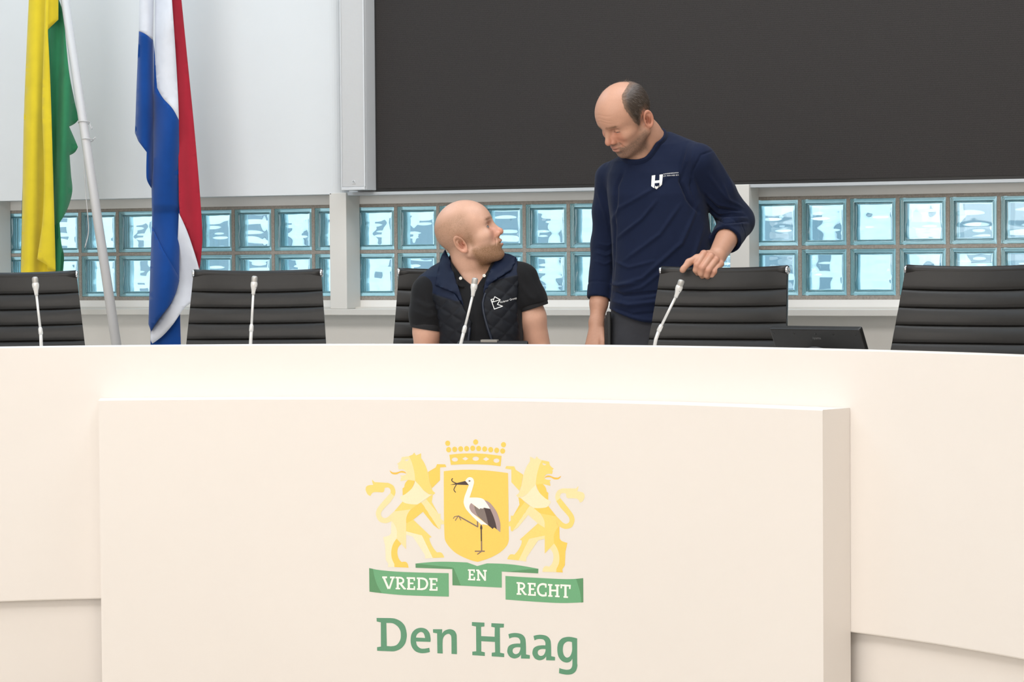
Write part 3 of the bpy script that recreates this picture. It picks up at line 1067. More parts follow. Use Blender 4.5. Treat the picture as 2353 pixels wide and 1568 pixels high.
def monitor(px, py, R, w_, h_, tilt, dyaw, lab, logo):
    """px, py: middle of the top edge"""
    P = on_cyl(px, py, R)
    d = ARC_C - P[:2]
    rz = math.atan2(d[0], -d[1]) + dyaw
    root = empty('monitor', (P[0], P[1], 0.745), rz)
    H = P[2] - 0.745
    # local: -y faces the audience; the top leans towards the audience
    T = Matrix.Translation((0, 0, H)) @ Matrix.Rotation(tilt, 4, 'X')
    MB().box((-w_ / 2, -.012, -h_), (w_ / 2, .012, 0), 0, .005, T).build('housing', M_mon, root)
    MB().box((-w_ / 2 + .01, .0122, -h_ + .012), (w_ / 2 - .01, .0128, -.01), 0, 0, T).build('screen', M_glass, root)
    for k in range(5):
        x = -w_ / 2 + .012 + (w_ - .024) * (0, .25, .51, .72, .985)[k]
        MB().lathe([(0, -.001), (.0034, -.001), (.0034, .0006), (0, .0006)], 12, T @ Matrix.Translation((x, -.0121, -.017)) @ Matrix.Rotation(PI / 2, 4, 'X')).build('screw_hole', M_blk, root)
    if logo:
        text_mesh('iiyama', .0125, M_mlog, 'maker_lettering', root, T @ Matrix.Translation((.003, -.0126, -.036)) @ Matrix.Rotation(PI / 2, 4, 'X'))
        b = MB()
        b.tube([T @ Vector((.005 + 0.048 * math.cos(t), -.03 - .01 * math.sin(t), -.085 + .034 * math.sin(t))) for t in np.linspace(0, PI, 14)], .003, 8)
        b.build('cable_loop', mat('cable_grey', '#4c4d50', .4), root)
    b = MB().box((-.03, .01, .006), (.03, .03, H - h_ * .5))
    b.box((-w_ * .22, -.03, 0), (w_ * .22, .09, .008), 0, .003)
    b.build('stand', M_mon, root)
    tag(root, lab, 'monitor')
    return root


monitor(1873, 752.5, R_F + .36, .335, .155, math.radians(28), math.radians(-1), 'black monitor seen from behind, standing before the empty chair on the right', True)
mo = monitor(1131, 786.5, R_F + .30, .245, .10, math.radians(30), math.radians(4), 'low black monitor with only its top edge showing, before the seated man', False)
P = on_cyl(1125, 785, R_F + .31)
g_ = MB().box((-.029, -.012, -.012), (.029, .012, .006), 0, .0015).build('webcam_clip', mat('clip_grey', '#8b867e', .5), None)
g_.location = P
g_.rotation_euler = (0, 0, mo.rotation_euler[2])
tag(g_, 'small grey clip resting on top of the low monitor', 'clip')
# ------------------------------------------------------------------ flags
def cloth(name, c):
    m = mat(name, c, 0.8, spec=0.15, noise=(14, 0.05), bump=(900, .25, .0006), sheen=0.25)
    return m


M_yel, M_grn, M_grn2 = cloth('cloth_yellow', '#dcc42e'), cloth('cloth_green', '#35825a'), cloth('cloth_green_back', '#1d6140')
M_blu, M_wht, M_red = cloth('cloth_blue', '#0c4189'), cloth('cloth_white', '#d9dbe2'), cloth('cloth_red', '#a92536')
M_pole = mat('pole_lacquer', '#cfcdcd', 0.35)


def sheet(name, loops, wf, m, fr, parent, step=9.0, th=0.0012):
    """a piece of hanging cloth: outline in pixels, depth from wf(px, py) in metres, with real thickness"""
    v, f = fill(loops, step)
    F0 = []
    for t in f.tolist():
        a, b, c = v[t]
        F0.append(t if np.cross(b - a, c - a) < 0 else t[::-1])
    W0 = np.array([fr.px(x, y, wf(x, y)) for x, y in v])
    W1 = W0.copy()
    W1[:, 2] -= th
    n = len(v)
    V = fr.world(np.concatenate([W0, W1]))
    cnt = {}
    for t in F0:
        for k in range(3):
            e = (t[k], t[(k + 1) % 3])
            cnt[e] = 1
    side = [(e[0], n + e[0], n + e[1], e[1]) for e in cnt if (e[1], e[0]) not in cnt]
    FF = F0 + [[n + i_ for i_ in t[::-1]] for t in F0] + side
    o = mesh_obj(name, V - np.array(parent.location), FF, m, parent, True)
    return o


def q(*pts):
    return spline(list(pts))


# --- yellow and green flag on a leaning white pole
frA = Frame(on_y(210, 400, -0.52))
foot = frA.world([frA.px(276, 850, 0)])[0]
top = frA.world([frA.px(146, -20, 0)])[0]
dirp = (top - foot) / np.linalg.norm(top - foot)
bs_ = foot + dirp * ((0.02 - foot[2]) / dirp[2])
tp = foot + dirp * ((2.95 - foot[2]) / dirp[2])
poleA = empty('flag_pole', tuple(bs_[:2]) + (0.0,))
tag(poleA, 'slim white flagpole leaning left, beside the yellow and green flag', 'flagpole')
o0 = np.array(poleA.location)
MB().tube([bs_ - o0, tp - o0], [.0235, .0165], 20).build('pole', M_pole, poleA)
MB().lathe([(0, 0), (.045, 0), (.045, .02), (.034, .03), (.03, .10), (0, .10)], 28).build('foot', M_pole, poleA)
for k, (px, py) in enumerate(((193, 282), (201, 322))):
    c = frA.world([frA.px(px, py, 0)])[0] - o0
    b = MB()
    pts = [c + np.array(UX) * .024 * math.cos(t) + np.array(UW) * .024 * math.sin(t) + np.array([0, 0, .006 * math.sin(t)]) for t in np.linspace(0, 2 * PI, 20)]
    pts += [c + UX * (.026 + .01 * s_) + np.array([0, 0, (-.03 if k == 0 else .012) * math.sin(PI * s_ * .8)]) for s_ in (.3, .7, 1.0)]
    b.tube(pts, .0022, 8).build('tie', M_pole, poleA)
cord = MB().tube([frA.world([frA.px(x, y, -.02)])[0] - o0 for x, y in spline([(192, 340), (196, 430, 1), (202, 500, 1), (203, 535, 1), (195, 569)], False)], .0022, 8)
cord.build('halyard', M_pole, poleA)

fa = empty('yellow_green_flag', tuple(frA.world([frA.px(95, 700, 0)])[0]))
tag(fa, 'yellow and green cloth flag hanging in folds at the left', 'flag')


def wfA(x, y):
    return .035 * math.sin((x - 58 + (y - 300) * .03) / 11.5) * min(1, .3 + y / 900 + .4) + .04


sheet('green_stripe', [q((134, -260), (136, 0), (146, 40, 1), (158, 160, 1), (172, 235, 1), (181, 274), (172, 284, 1), (159, 291), (170, 316, 1), (179, 338), (172, 350, 1), (160, 357), (163, 400, 1), (166, 440, 1), (155, 480, 1), (137, 512), (141, 560, 1), (147, 590, 1), (143, 640), (141, 700), (118, 700), (108, 300), (104, 60), (110, -260))],
      lambda x, y: .03 * math.sin((x - 100 + y * .05) / 8.0) - .01, M_grn, frA, fa)
sheet('green_hem', [q((137, 512), (141, 560, 1), (147, 590, 1), (143, 640), (141, 700), (120, 700), (120, 520))], lambda x, y: .004 + .012 * math.sin(x / 9.), M_grn2, frA, fa)
sheet('green_edge', [q((60, 240), (55, 330), (50, 480), (46, 700), (60, 700), (66, 300))], lambda x, y: -.004, M_grn2, frA, fa)
sheet('yellow_stripe', [q((72, -260), (66, 0), (58, 180, 1), (54, 300, 1), (51, 480, 1), (48, 620), (47, 700), (130, 700), (127, 620), (121, 400, 1), (115, 200, 1), (110, 68), (134, 45), (134, 0), (132, -260))],
      wfA, M_yel, frA, fa)
sheet('yellow_fold', [q((104, -260), (104, 0), (98, 180, 1), (97, 270, 1), (101, 380, 1), (100, 470, 1), (95, 530), (85, 596), (108, 609), (109, 620), (128, 622), (122, 400, 1), (116, 200, 1), (110, 75), (112, 0), (112, -260))],
      lambda x, y: .082 + .010 * math.sin((x - 96) / 9.0) + .004 * math.sin(y / 40.), M_yel, frA, fa)

# --- red, white and blue flag; its pole stands hidden behind the cloth
frB = Frame(on_y(385, 400, -0.50))
fb = empty('tricolour_flag', tuple(frB.world([frB.px(380, 830, 0)])[0]))
tag(fb, 'red, white and blue cloth flag hanging in long folds', 'flag')


def ramp(x, x0, x1, a, b):
    t = min(1, max(0, (x - x0) / (x1 - x0)))
    return a + (b - a) * t


def wblue(x, y):
    return .075 - .055 * ((x - 386 + (y - 400) * .02) / 34) ** 2 + .010 * math.sin((x * .8 + y * .35) / 16.) + (.02 * math.sin((y - 560) / 55.) if y > 480 else 0) + .004 * abs(math.sin((x + y * .9) / 38.))


sheet('white_stripe', [q((322, -260), (320, 0), (319, 72), (335, 79, 1), (352, 93), (353, 0), (352, -260))], lambda x, y: .055 - .045 * ((x - 333) / 18.) ** 2, M_wht, frB, fb)
sheet('blue_stripe', [q((319, 72), (335, 79, 1), (352, 93), (353, 380), (348, 433), (338, 415, 1), (336, 395, 1), (337, 350), (318, 325), (310, 306), (314, 190))],
      lambda x, y: .055 - .05 * ((x - 332) / 20.) ** 2 + .006 * math.sin(y / 30.), M_blu, frB, fb)
sheet('white_stripe', [q((356, -260), (356, 0), (356, 140), (361, 202), (375, 226, 1), (396, 249, 1), (411, 276), (410, 240), (404, 130, 1), (395, 0), (392, -260))],
      wblue, M_wht, frB, fb)
sheet('red_stripe', [q((390, -260), (394, 0), (404, 130), (409, 260), (411, 460), (414, 506), (430, 532, 1), (448, 585, 1), (458, 622), (463, 580, 1), (465, 540, 1), (459, 440, 1), (446, 290, 1), (430, 130, 1), (417, 0), (412, -260))],
      lambda x, y: .03 - .02 * math.sin((x - 400 - y * .07) / 12.), M_red, frB, fb)
sheet('blue_stripe', [q((353, 93), (357, 140), (361, 202), (375, 226, 1), (396, 249, 1), (411, 276), (413, 450), (412, 640), (396, 690, 1), (362, 738, 1), (347, 762), (341, 745), (344, 650, 1), (349, 540, 1), (348, 433), (352, 380))],
      wblue, M_blu, frB, fb)
sheet('blue_flap', [q((349, 520), (375, 575), (408, 632), (412, 645), (397, 690, 1), (362, 738, 1), (347, 762), (341, 745), (344, 650, 1))],
      lambda x, y: wblue(x, y) + .006 + .012 * min(1, (y - 520) / 200.), M_blu, frB, fb)
sheet('white_stripe', [q((411, 490), (430, 532, 1), (448, 585, 1), (459, 624), (456, 660, 1), (449, 692), (424, 708, 1), (398, 745, 1), (374, 772, 1), (350, 790), (346, 778, 1), (350, 755, 1), (372, 724, 1), (397, 690, 1), (405, 640), (408, 560))],
      lambda x, y: .045 - .018 * math.sin((x - y * .6) / 22.), M_wht, frB, fb)
sheet('blue_stripe', [q((347, 700), (412, 640), (414, 735), (417, 850), (345, 850))], lambda x, y: .0 + .01 * math.sin(x / 12.), M_blu, frB, fb)
p0 = frB.world([frB.px(384, 850, -.06)])[0]
poleB = empty('flag_pole', (p0[0], p0[1], 0))
tag(poleB, 'white flagpole standing hidden behind the red, white and blue flag', 'flagpole')
MB().tube([(0, 0, .02), (0, 0, 2.95)], [.0215, .0165], 20).build('pole', M_pole, poleB)
MB().lathe([(0, 0), (.045, 0), (.045, .02), (.034, .03), (.03, .10), (0, .10)], 28).build('foot', M_pole, poleB)
# ------------------------------------------------------------------ distance-field modelling for bodies and clothes
f32 = np.float32


def A3(*v):
    return np.array(v, f32)


def s_ball(P, c, r):
    return np.linalg.norm(P - A3(*c), axis=1) - r


def s_ell(P, c, r, R=None):
    q = P - A3(*c)
    if R is not None:
        q = q @ R.astype(f32)
    r = A3(*r)
    k0 = np.linalg.norm(q / r, axis=1)
    k1 = np.linalg.norm(q / (r * r), axis=1) + 1e-9
    return k0 * (k0 - 1) / k1


def s_cone(P, a, b, ra, rb):
    a, b = A3(*a), A3(*b)
    ab = b - a
    t = np.clip(((P - a) @ ab) / (ab @ ab), 0, 1)
    return np.linalg.norm(P - a - t[:, None] * ab, axis=1) - (ra + (rb - ra) * t)


def s_chain(P, pts, rad, k=0.01):
    d = None
    for i in range(len(pts) - 1):
        e = s_cone(P, pts[i], pts[i + 1], rad[i], rad[i + 1])
        d = e if d is None else su(d, e, k)
    return d


def su(a, b, k):
    h = np.clip(0.5 + 0.5 * (b - a) / k, 0, 1)
    return b + (a - b) * h - k * h * (1 - h)


def ss(a, b, k):
    """a minus b"""
    return -su(-a, b, k)


def si(a, b, k):
    return -su(-a, -b, k)


def s_loft(P, rows):
    """trunk: rows of (v, u centre, w centre, half width, half depth) from low to high"""
    R_ = np.array(sorted(rows), f32)
    v = P[:, 1]
    c = [np.interp(v, R_[:, 0], R_[:, i]).astype(f32) for i in range(1, 5)]
    du, dw = (P[:, 0] - c[0]), (P[:, 2] - c[1])
    e = 2.4
    k = (np.abs(du / c[2]) ** e + np.abs(dw / c[3]) ** e) ** (1 / e)
    d = (k - 1) * np.minimum(c[2], c[3])
    d2 = np.maximum(v - R_[-1, 0], R_[0, 0] - v)
    return np.maximum(d, d2)


def rot(rx=0, ry=0, rz=0):
    return np.array(Matrix.Rotation(rz, 3, 'Z') @ Matrix.Rotation(ry, 3, 'Y') @ Matrix.Rotation(rx, 3, 'X'))


def surf(f, lo, hi, h, cf=4):
    """naive surface nets of f < 0 in the box; coarse cull then fine sampling near the surface"""
    lo, hi = np.array(lo, float), np.array(hi, float)
    n = np.maximum(np.ceil((hi - lo) / (h * cf)).astype(int), 2)
    cx = [lo[i] + h * cf * (np.arange(n[i]) + 0.5) for i in range(3)]
    G = np.stack(np.meshgrid(*cx, indexing='ij'), -1).reshape(-1, 3).astype(f32)
    dc = f(G).reshape(n)
    near = np.abs(dc) < h * cf * 1.75
    D = np.repeat(np.repeat(np.repeat(dc, cf, 0), cf, 1), cf, 2).astype(f32)
    M = np.repeat(np.repeat(np.repeat(near, cf, 0), cf, 1), cf, 2)
    idx = np.argwhere(M)
    pts = (lo + h * (idx + 0.5)).astype(f32)
    val = np.empty(len(pts), f32)
    B = 400000
    for i in range(0, len(pts), B):
        val[i:i + B] = f(pts[i:i + B])
    D[M] = val
    D[np.abs(D) < 1e-9] = 1e-9
    S = D < 0
    c8 = [(i, j, k) for i in (0, 1) for j in (0, 1) for k in (0, 1)]
    sh_ = np.array(D.shape) - 1

    def cut(A, o):
        return A[o[0]:o[0] + sh_[0], o[1]:o[1] + sh_[1], o[2]:o[2] + sh_[2]]
    cnt = sum(cut(S, o).astype(np.int8) for o in c8)
    act = (cnt > 0) & (cnt < 8)
    ids = -np.ones(act.shape, np.int32)
    ca = np.argwhere(act)
    ids[act] = np.arange(len(ca))
    acc = np.zeros((len(ca), 3))
    num = np.zeros(len(ca))
    dv = {o: cut(D, o)[act] for o in c8}
    for a in c8:
        for ax in range(3):
            if a[ax] == 0:
                b = list(a)
                b[ax] = 1
                b = tuple(b)
                da, db = dv[a], dv[b]
                x = (da < 0) != (db < 0)
                t = da[x] / (da[x] - db[x])
                p = np.tile(np.array(a, float), (x.sum(), 1))
                p[:, ax] = t
                acc[x] += p
                num[x] += 1
    V = lo + h * (ca + 0.5 + acc / num[:, None])
    F = []
    for ax in range(3):
        u, v = [(1, 2), (2, 0), (0, 1)][ax]
        a = [slice(None)] * 3
        b = [slice(None)] * 3
        a[ax] = slice(0, -1)
        b[ax] = slice(1, None)
        sa, sb = S[tuple(a)], S[tuple(b)]
        e = np.argwhere(sa != sb)
        e = e[(e[:, u] > 0) & (e[:, v] > 0) & (e[:, u] < sh_[u]) & (e[:, v] < sh_[v])]
        q4 = []
        for du, dv_ in ((0, 0), (1, 0), (1, 1), (0, 1)):
            c = e.copy()
            c[:, u] -= 1 - du
            c[:, v] -= 1 - dv_
            q4.append(ids[c[:, 0], c[:, 1], c[:, 2]])
        q4 = np.stack(q4, 1)
        fl = sb[e[:, 0], e[:, 1], e[:, 2]]
        q4[fl] = q4[fl][:, ::-1]
        F.append(q4)
    F = np.concatenate(F)
    F = F[(F >= 0).all(1)]
    return V, F


def relax(V, F, n=1, k=0.5):
    for _ in range(n):
        acc = np.zeros_like(V)
        num = np.zeros(len(V))
        for i in range(4):
            for j in ((i + 1) % 4, (i + 3) % 4):
                np.add.at(acc, F[:, i], V[F[:, j]])
                np.add.at(num, F[:, i], 1)
        V = V + k * (acc / np.maximum(num, 1)[:, None] - V)
    return V


def normals(V, F):
    n = np.cross(V[F[:, 2]] - V[F[:, 0]], V[F[:, 3]] - V[F[:, 1]])
    N = np.zeros_like(V)
    for i in range(4):
        np.add.at(N, F[:, i], n)
    return N / (np.linalg.norm(N, axis=1)[:, None] + 1e-12)


def vnoise(P, s, seed=0):
    """cheap smooth noise: sums of sines"""
    r = np.random.RandomState(seed)
    o = np.zeros(len(P))
    for k in range(6):
        d = r.normal(size=3)
        d = d / np.linalg.norm(d) * s * r.uniform(.6, 1.8)
        o += np.sin(P @ d + r.uniform(0, 6.28))
    return o / 6


def line_dist(P2, L):
    """distance of points (N,2) to a polyline, and parameter 0..1"""
    L = np.asarray(L, float)
    best = np.full(len(P2), 9e9)
    par = np.zeros(len(P2))
    n = len(L) - 1
    for i in range(n):
        a, b = L[i], L[i + 1]
        ab = b - a
        t = np.clip(((P2 - a) @ ab) / (ab @ ab + 1e-12), 0, 1)
        d = np.linalg.norm(P2 - a - t[:, None] * ab, axis=1)
        m = d < best
        best[m] = d[m]
        par[m] = (i + t[m]) / n
    return best, par


def head_matrix(yaw, pitch, roll):
    """columns: forward, left, up of the head in (u, v, w); yaw from the audience direction towards image left"""
    F0 = np.array([-math.sin(yaw), 0, math.cos(yaw)])
    U0 = np.array([0, 1.0, 0])
    Fw = math.cos(pitch) * F0 - math.sin(pitch) * U0
    U = math.cos(pitch) * U0 + math.sin(pitch) * F0
    L = np.cross(U, Fw)
    L2 = math.cos(roll) * L + math.sin(roll) * U
    U2 = math.cos(roll) * U - math.sin(roll) * L
    return np.stack([Fw, L2, U2], 1)


def sym(P):
    Q = P.copy()
    Q[:, 1] = np.abs(Q[:, 1])
    return Q


def head_sdf(P, o):
    """P in head units: x forward, y left, z up, origin between the ear canals"""
    Q = sym(P)
    d = s_ell(P, (.014, 0, .055), (.096, .077, .087))
    d = su(d, s_ell(P, (.048, 0, .050), (.056, .060, .056)), .03)                      # forehead
    d = su(d, s_ell(Q, (.050, .012, -.018), (.047, .050, .066)), .025)                # mid face
    d = su(d, s_ell(P, (.046, 0, -.058), (.050, .044, .034)), .02)                    # lower face
    d = su(d, s_cone(Q, (.004, .056, -.036), (.072, .020, -.078), .017 + o.get('jaw', 0), .013), .022)   # jaw line
    d = su(d, s_ell(P, (.083, 0, -.080), (.018, .020, .016)), .018)                    # chin
    d = su(d, s_ell(Q, (.066, .046, -.006), (.024, .018, .015)), .022)                # cheek bone
    d = su(d, s_cone(Q, (.0955, .010, .041), (.081, .046, .044), .0105, .009), .014)     # brow ridge
    d = ss(d, s_ell(Q, (.107, .031, .019), (.020, .021, .0125)), .012)                # eye socket
    d = su(d, s_ball(Q, (.0815, .0315, .0185), .0142), .004)                          # lids over the eyeball
    op = o.get('eye_open', .0035)
    d = ss(d, s_ell(Q, (.096, .032, .0175 + o.get('eye_dz', 0)), (.012, .0125, op)), .0015)
    # nose
    d = su(d, s_cone(P, (.1005, 0, .030), (.117, 0, -.008), .0075, .0095), .014)
    d = su(d, s_ball(P, (.1205, 0, -.0130), .0100), .008)
    d = su(d, s_ell(Q, (.1075, .0125, -.0165), (.0115, .0074, .0080)), .0035)
    d = su(d, s_ell(Q, (.101, .009, -.008), (.012, .010, .015)), .006)
    d = ss(d, s_ell(Q, (.1125, .0065, -.0250), (.0055, .0035, .0040)), .002)
    # mouth
    d = su(d, s_ell(P, (.083, 0, -.044), (.027, .031, .022)), .018)
    d = su(d, s_ell(P, (.1045, 0, -.0395), (.0085, .019, .0052)), .006)
    d = su(d, s_ell(P, (.1025, 0, -.0535), (.0088, .018, .0062)), .006)
    mo = o.get('mouth', .0016)
    zc = -.0462 + o.get('smile', 0) * (Q[:, 1] / .025) ** 2
    Pm = P.copy()
    Pm[:, 2] -= zc
    d = ss(d, s_ell(Pm, (.112, 0, 0), (.018, .024, mo)), .0025)
    d = ss(d, s_ell(P, (.108, 0, -.0655), (.010, .016, .005)), .008)                  # dent above the chin
    d = ss(d, s_ell(P, (.115, 0, -.031), (.006, .004, .006)), .004)                   # philtrum
    d = ss(d, s_cone(Q, (.101, .0235, -.022), (.090, .034, -.048), .0008, .0008), .006)   # cheek fold
    wr = o.get('wrinkle', 0)
    if wr:
        for z0, c in ((.0615, .35), (.072, .3), (.085, .2)):
            zz = P[:, 2] - z0 - c * .02 * np.cos(P[:, 1] * 70)
            d = d + f32(wr) * np.exp(-(zz / .0016) ** 2) * (P[:, 0] > .06) * np.clip((.055 - Q[:, 1]) / .02, 0, 1)
        d = su(d, s_ell(Q, (.0895, .032, .0035), (.006, .014, .0035)), .003)         # bag under the eye
        d = su(d, s_cone(P, (.104, 0, .020), (.1215, 0, -.010), .0062, .0085), .006)
    # ears
    Re = rot(ry=-.20)
    Re = rot(rz=-.32) @ Re
    q = (Q - A3(-.014, .0765, .002)) @ Re.astype(f32)
    e = s_ell(q, (0, 0, 0), (.0165, .006, .029))
    ring_c = np.sqrt((q[:, 0] / .0150) ** 2 + (q[:, 2] / .0270) ** 2) - 1
    ring = np.sqrt((ring_c * .018) ** 2 + (q[:, 1] - .006) ** 2) - .0038
    e = su(e, ring, .004)
    e = ss(e, s_ell(q, (.004, .010, -.001), (.0092, .0120, .0150)), .003)
    e = su(e, s_cone(q, (-.007, .0045, .012), (-.001, .005, -.014), .0028, .0028), .003)
    e = su(e, s_ball(q, (.011, .004, -.004), .0045), .004)                              # tragus
    e = su(e, s_ell(q, (.003, .002, -.027), (.0085, .0055, .0085)), .005)               # lobe
    d = su(d, e, .005)
    return d


def skin_color(P, base, o):
    """albedo of a head in head coordinates"""
    n = len(P)
    c = np.tile(np.array(base), (n, 1))
    Q = sym(P)

    def mixc(m, col):
        m = np.clip(m, 0, 1)[:, None]
        c[:] = c * (1 - m) + np.array(col) * m

    def blob(cx, cy, cz, r, soft=1.0):
        d = np.linalg.norm((Q - np.array([cx, cy, cz])) / np.array(r), axis=1)
        return np.clip((1.25 - d) / .5 * soft, 0, 1)
    red = np.array(base) * np.array([1.0, .74, .70])
    mixc(.55 * blob(.105, .03, -.012, (.03, .03, .03)), red)
    mixc(.6 * blob(.119, 0, -.012, (.016, .016, .014)), red)
    mixc(.65 * blob(-.014, .085, .002, (.03, .02, .04)), red)
    mixc(.8 * blob(.108, 0, -.0395, (.010, .019, .0055)), o['lip'])
    mixc(.85 * blob(.106, 0, -.0535, (.012, .018, .0065)), o['lip'])
    # stubble
    jaw = np.clip((-.026 - P[:, 2] + .25 * np.maximum(0, .06 - P[:, 0]) * (P[:, 0] < .06)) / .018, 0, 1)
    jaw *= np.clip((P[:, 0] + .002) / .02, 0, 1) * np.clip((P[:, 2] + .125) / .03, 0, 1)
    jaw *= 1 - .9 * blob(.112, 0, -.046, (.02, .022, .012))
    jaw *= 1 - .8 * blob(.085, .035, -.030, (.02, .02, .016))
    side = np.clip((.016 - np.abs(P[:, 0] - .022)) / .014, 0, 1) * np.clip((.03 - P[:, 2]) / .02, 0, 1) * np.clip((P[:, 2] + .05) / .03, 0, 1) * (Q[:, 1] > .05)
    must = blob(.100, .010, -.030, (.016, .026, .0075)) * .8
    m = np.clip(np.maximum(np.maximum(jaw, must), side * .7), 0, 1)
    gr = np.random.RandomState(11).normal(0, 1, n)
    sp = .85 + .16 * gr
    mixc(o['beard'] * m * sp, o['beard_col'])
    if o.get('scalp'):
        sc = np.clip((.070 - np.abs(P[:, 2] - .045)) / .03, 0, 1) * np.clip((.062 - P[:, 0]) / .035, 0, 1) * np.clip((Q[:, 1] + np.maximum(0, -P[:, 0] - .01) * 1.4 - .03) / .03, 0, 1)
        mixc(o['scalp'] * sc * (.85 + .2 * gr), o['scalp_col'])
    mixc(.7 * blob(.094, .028, .041, (.014, .024, .0042)), o['brow'])
    mixc(.35 * blob(.097, .032, .010, (.014, .018, .006)), red * .8)
    ring = np.linalg.norm((Q - np.array([.096, .032, .0175 + o.get('eye_dz', 0)])) / np.array([.012, .0125, o.get('eye_open', .0035)]), axis=1)
    mixc(.85 * np.exp(-((ring - 1.0) / .38) ** 2) * (np.abs(Q[:, 1] - .032) < .016) * (P[:, 0] > .075), np.array([.07, .035, .025]))
    mixc(.30 * blob(.095, .030, .030, (.016, .02, .006)), red * .6)
    mixc(.75 * blob(-.008, .085, -.001, (.010, .014, .0135)), np.array(base) * np.array([.55, .30, .25]))
    mixc(.5 * np.exp(-(np.abs(P[:, 2] + .0462) / .0018) ** 2) * (np.abs(P[:, 1]) < .024) * (P[:, 0] > .085), np.array([.12, .04, .035]))
    c *= (1 + .035 * vnoise(P, 220, 2) + .022 * gr)[:, None]
    return np.clip(c, 0, 1)


def clip_fine(f, boxes, m=0.0):
    """keep f outside of boxes"""
    def g(P):
        d = f(P)
        for lo, hi in boxes:
            c, h_ = (np.array(lo) + np.array(hi)) / 2, (np.array(hi) - np.array(lo)) / 2
            q_ = np.abs(P - c.astype(f32)) - h_.astype(f32)
            b = np.linalg.norm(np.maximum(q_, 0), axis=1) + np.minimum(q_.max(1), 0)
            d = np.maximum(d, -b)
        return d
    return g


def inbox(f, lo, hi):
    def g(P):
        d = f(P)
        q_ = np.maximum(A3(*lo) - P, P - A3(*hi)).max(1)
        return np.maximum(d, q_)
    return g


def join(meshes):
    V, F, C = [], [], []
    k = 0
    for v, f, c in meshes:
        V.append(v)
        F.append(f + k)
        C.append(c)
        k += len(v)
    return np.concatenate(V), np.concatenate(F), np.concatenate(C)


def ribbons(P, D, N, L, W, rnd):
    """thin two-quad hairs at P along D, lifted off along N"""
    side = np.cross(D, N)
    side /= np.linalg.norm(side, axis=1)[:, None] + 1e-9
    V, F = [], []
    n = len(P)
    L = L * rnd.uniform(.6, 1.3, n)[:, None]
    p0, p1, p2 = P - N * .001, P + D * L * .5 + N * L * .10, P + D * L + N * L * .10
    V = np.concatenate([p0 - side * W, p0 + side * W, p1 - side * W * .8, p1 + side * W * .8, p2])
    i = np.arange(n)
    T3 = np.concatenate([np.stack([i, i + n, i + 3 * n], 1), np.stack([i, i + 3 * n, i + 2 * n], 1), np.stack([i + 2 * n, i + 3 * n, i + 4 * n], 1)])
    return V, T3


def fold_disp(V, N, fr, folds, facing=0.15):
    """push cloth along its normals by traced folds: (pixel polyline, width px, height mm)"""
    d = np.zeros(len(V))
    k = np.clip((N[:, 2] - facing) / .3, 0, 1)
    for L, wd, amp in folds:
        pts = np.array([fr.px(x, y, 0)[:2] for x, y in L])
        s = wd / 650.0
        r, t = line_dist(V[:, :2], pts)
        env = np.clip(t * 5, 0, 1) * np.clip((1 - t) * 5, 0, 1) if len(L) > 1 else 1
        d += amp * .001 * np.exp(-(r / s) ** 2) * (.25 + .75 * env)
    return V + N * (d * k)[:, None]
# ------------------------------------------------------------------ people
FS = Frame((3.4588, -1.30, 0.0))
FB = Frame((2.899, -1.60, 0.0))
M_skin = mat('skin', '#d9a58c', 0.48, spec=0.4, attr='Col', bump=(700, .12, .0008))
M_cloth_c = mat('knit_cloth', '#20304f', 0.85, spec=0.2, attr='Col', sheen=0.06, bump=(900, .35, .0008))
M_cloth_q = mat('quilted_shell', '#20242e', 0.6, spec=0.2, attr='Col', bump=(500, .2, .0008))
M_eye = mat('eye', '#e8e2dc', 0.25, attr='Col')
M_hair = mat('hair', '#3b332d', 0.6, spec=0.3, attr='Col')
M_white = mat('logo_print', '#e9e9e6', 0.6)
M_butt = mat('button', '#e4e2da', 0.3)
SK1 = np.array(lin('#cda18a'))
SK2 = np.array(lin('#c09179'))


def place(V, fr, root):
    return fr.world(V) - np.array(root.location)


def rows_px(fr, rows):
    out = []
    for py, l, r, wc, hd in rows:
        a, b = fr.px(l, py, wc), fr.px(r, py, wc)
        out.append((a[1], (a[0] + b[0]) / 2, wc, (b[0] - a[0]) / 2, hd))
    return out


def px_lim(fr, pts, along='v'):
    q_ = np.array([fr.px(x, y, 0)[:2] for x, y in pts])
    if along == 'v':
        q_ = q_[np.argsort(q_[:, 1])]
        return lambda P: np.interp(P[:, 1], q_[:, 1], q_[:, 0]).astype(f32)
    q_ = q_[np.argsort(q_[:, 0])]
    return lambda P: np.interp(P[:, 0], q_[:, 0], q_[:, 1]).astype(f32)


def poly_sdf(P2, L):
    d, _ = line_dist(P2, np.concatenate([L, L[:1]]))
    return np.where(inside(P2, [L]), -d, d).astype(f32)


def part_mesh(name, fr, root, f, lo, hi, h, m, colf, rl=1, disp=None, parent=None):
    V, F = surf(f, lo, hi, h)
    V = relax(V, F, rl, .5)
    if disp is not None:
        V = disp(V, normals(V, F))
    o = fast_mesh_obj(name, place(V, fr, root), F, m, parent or root, True, colf(V))
    return o, V, F


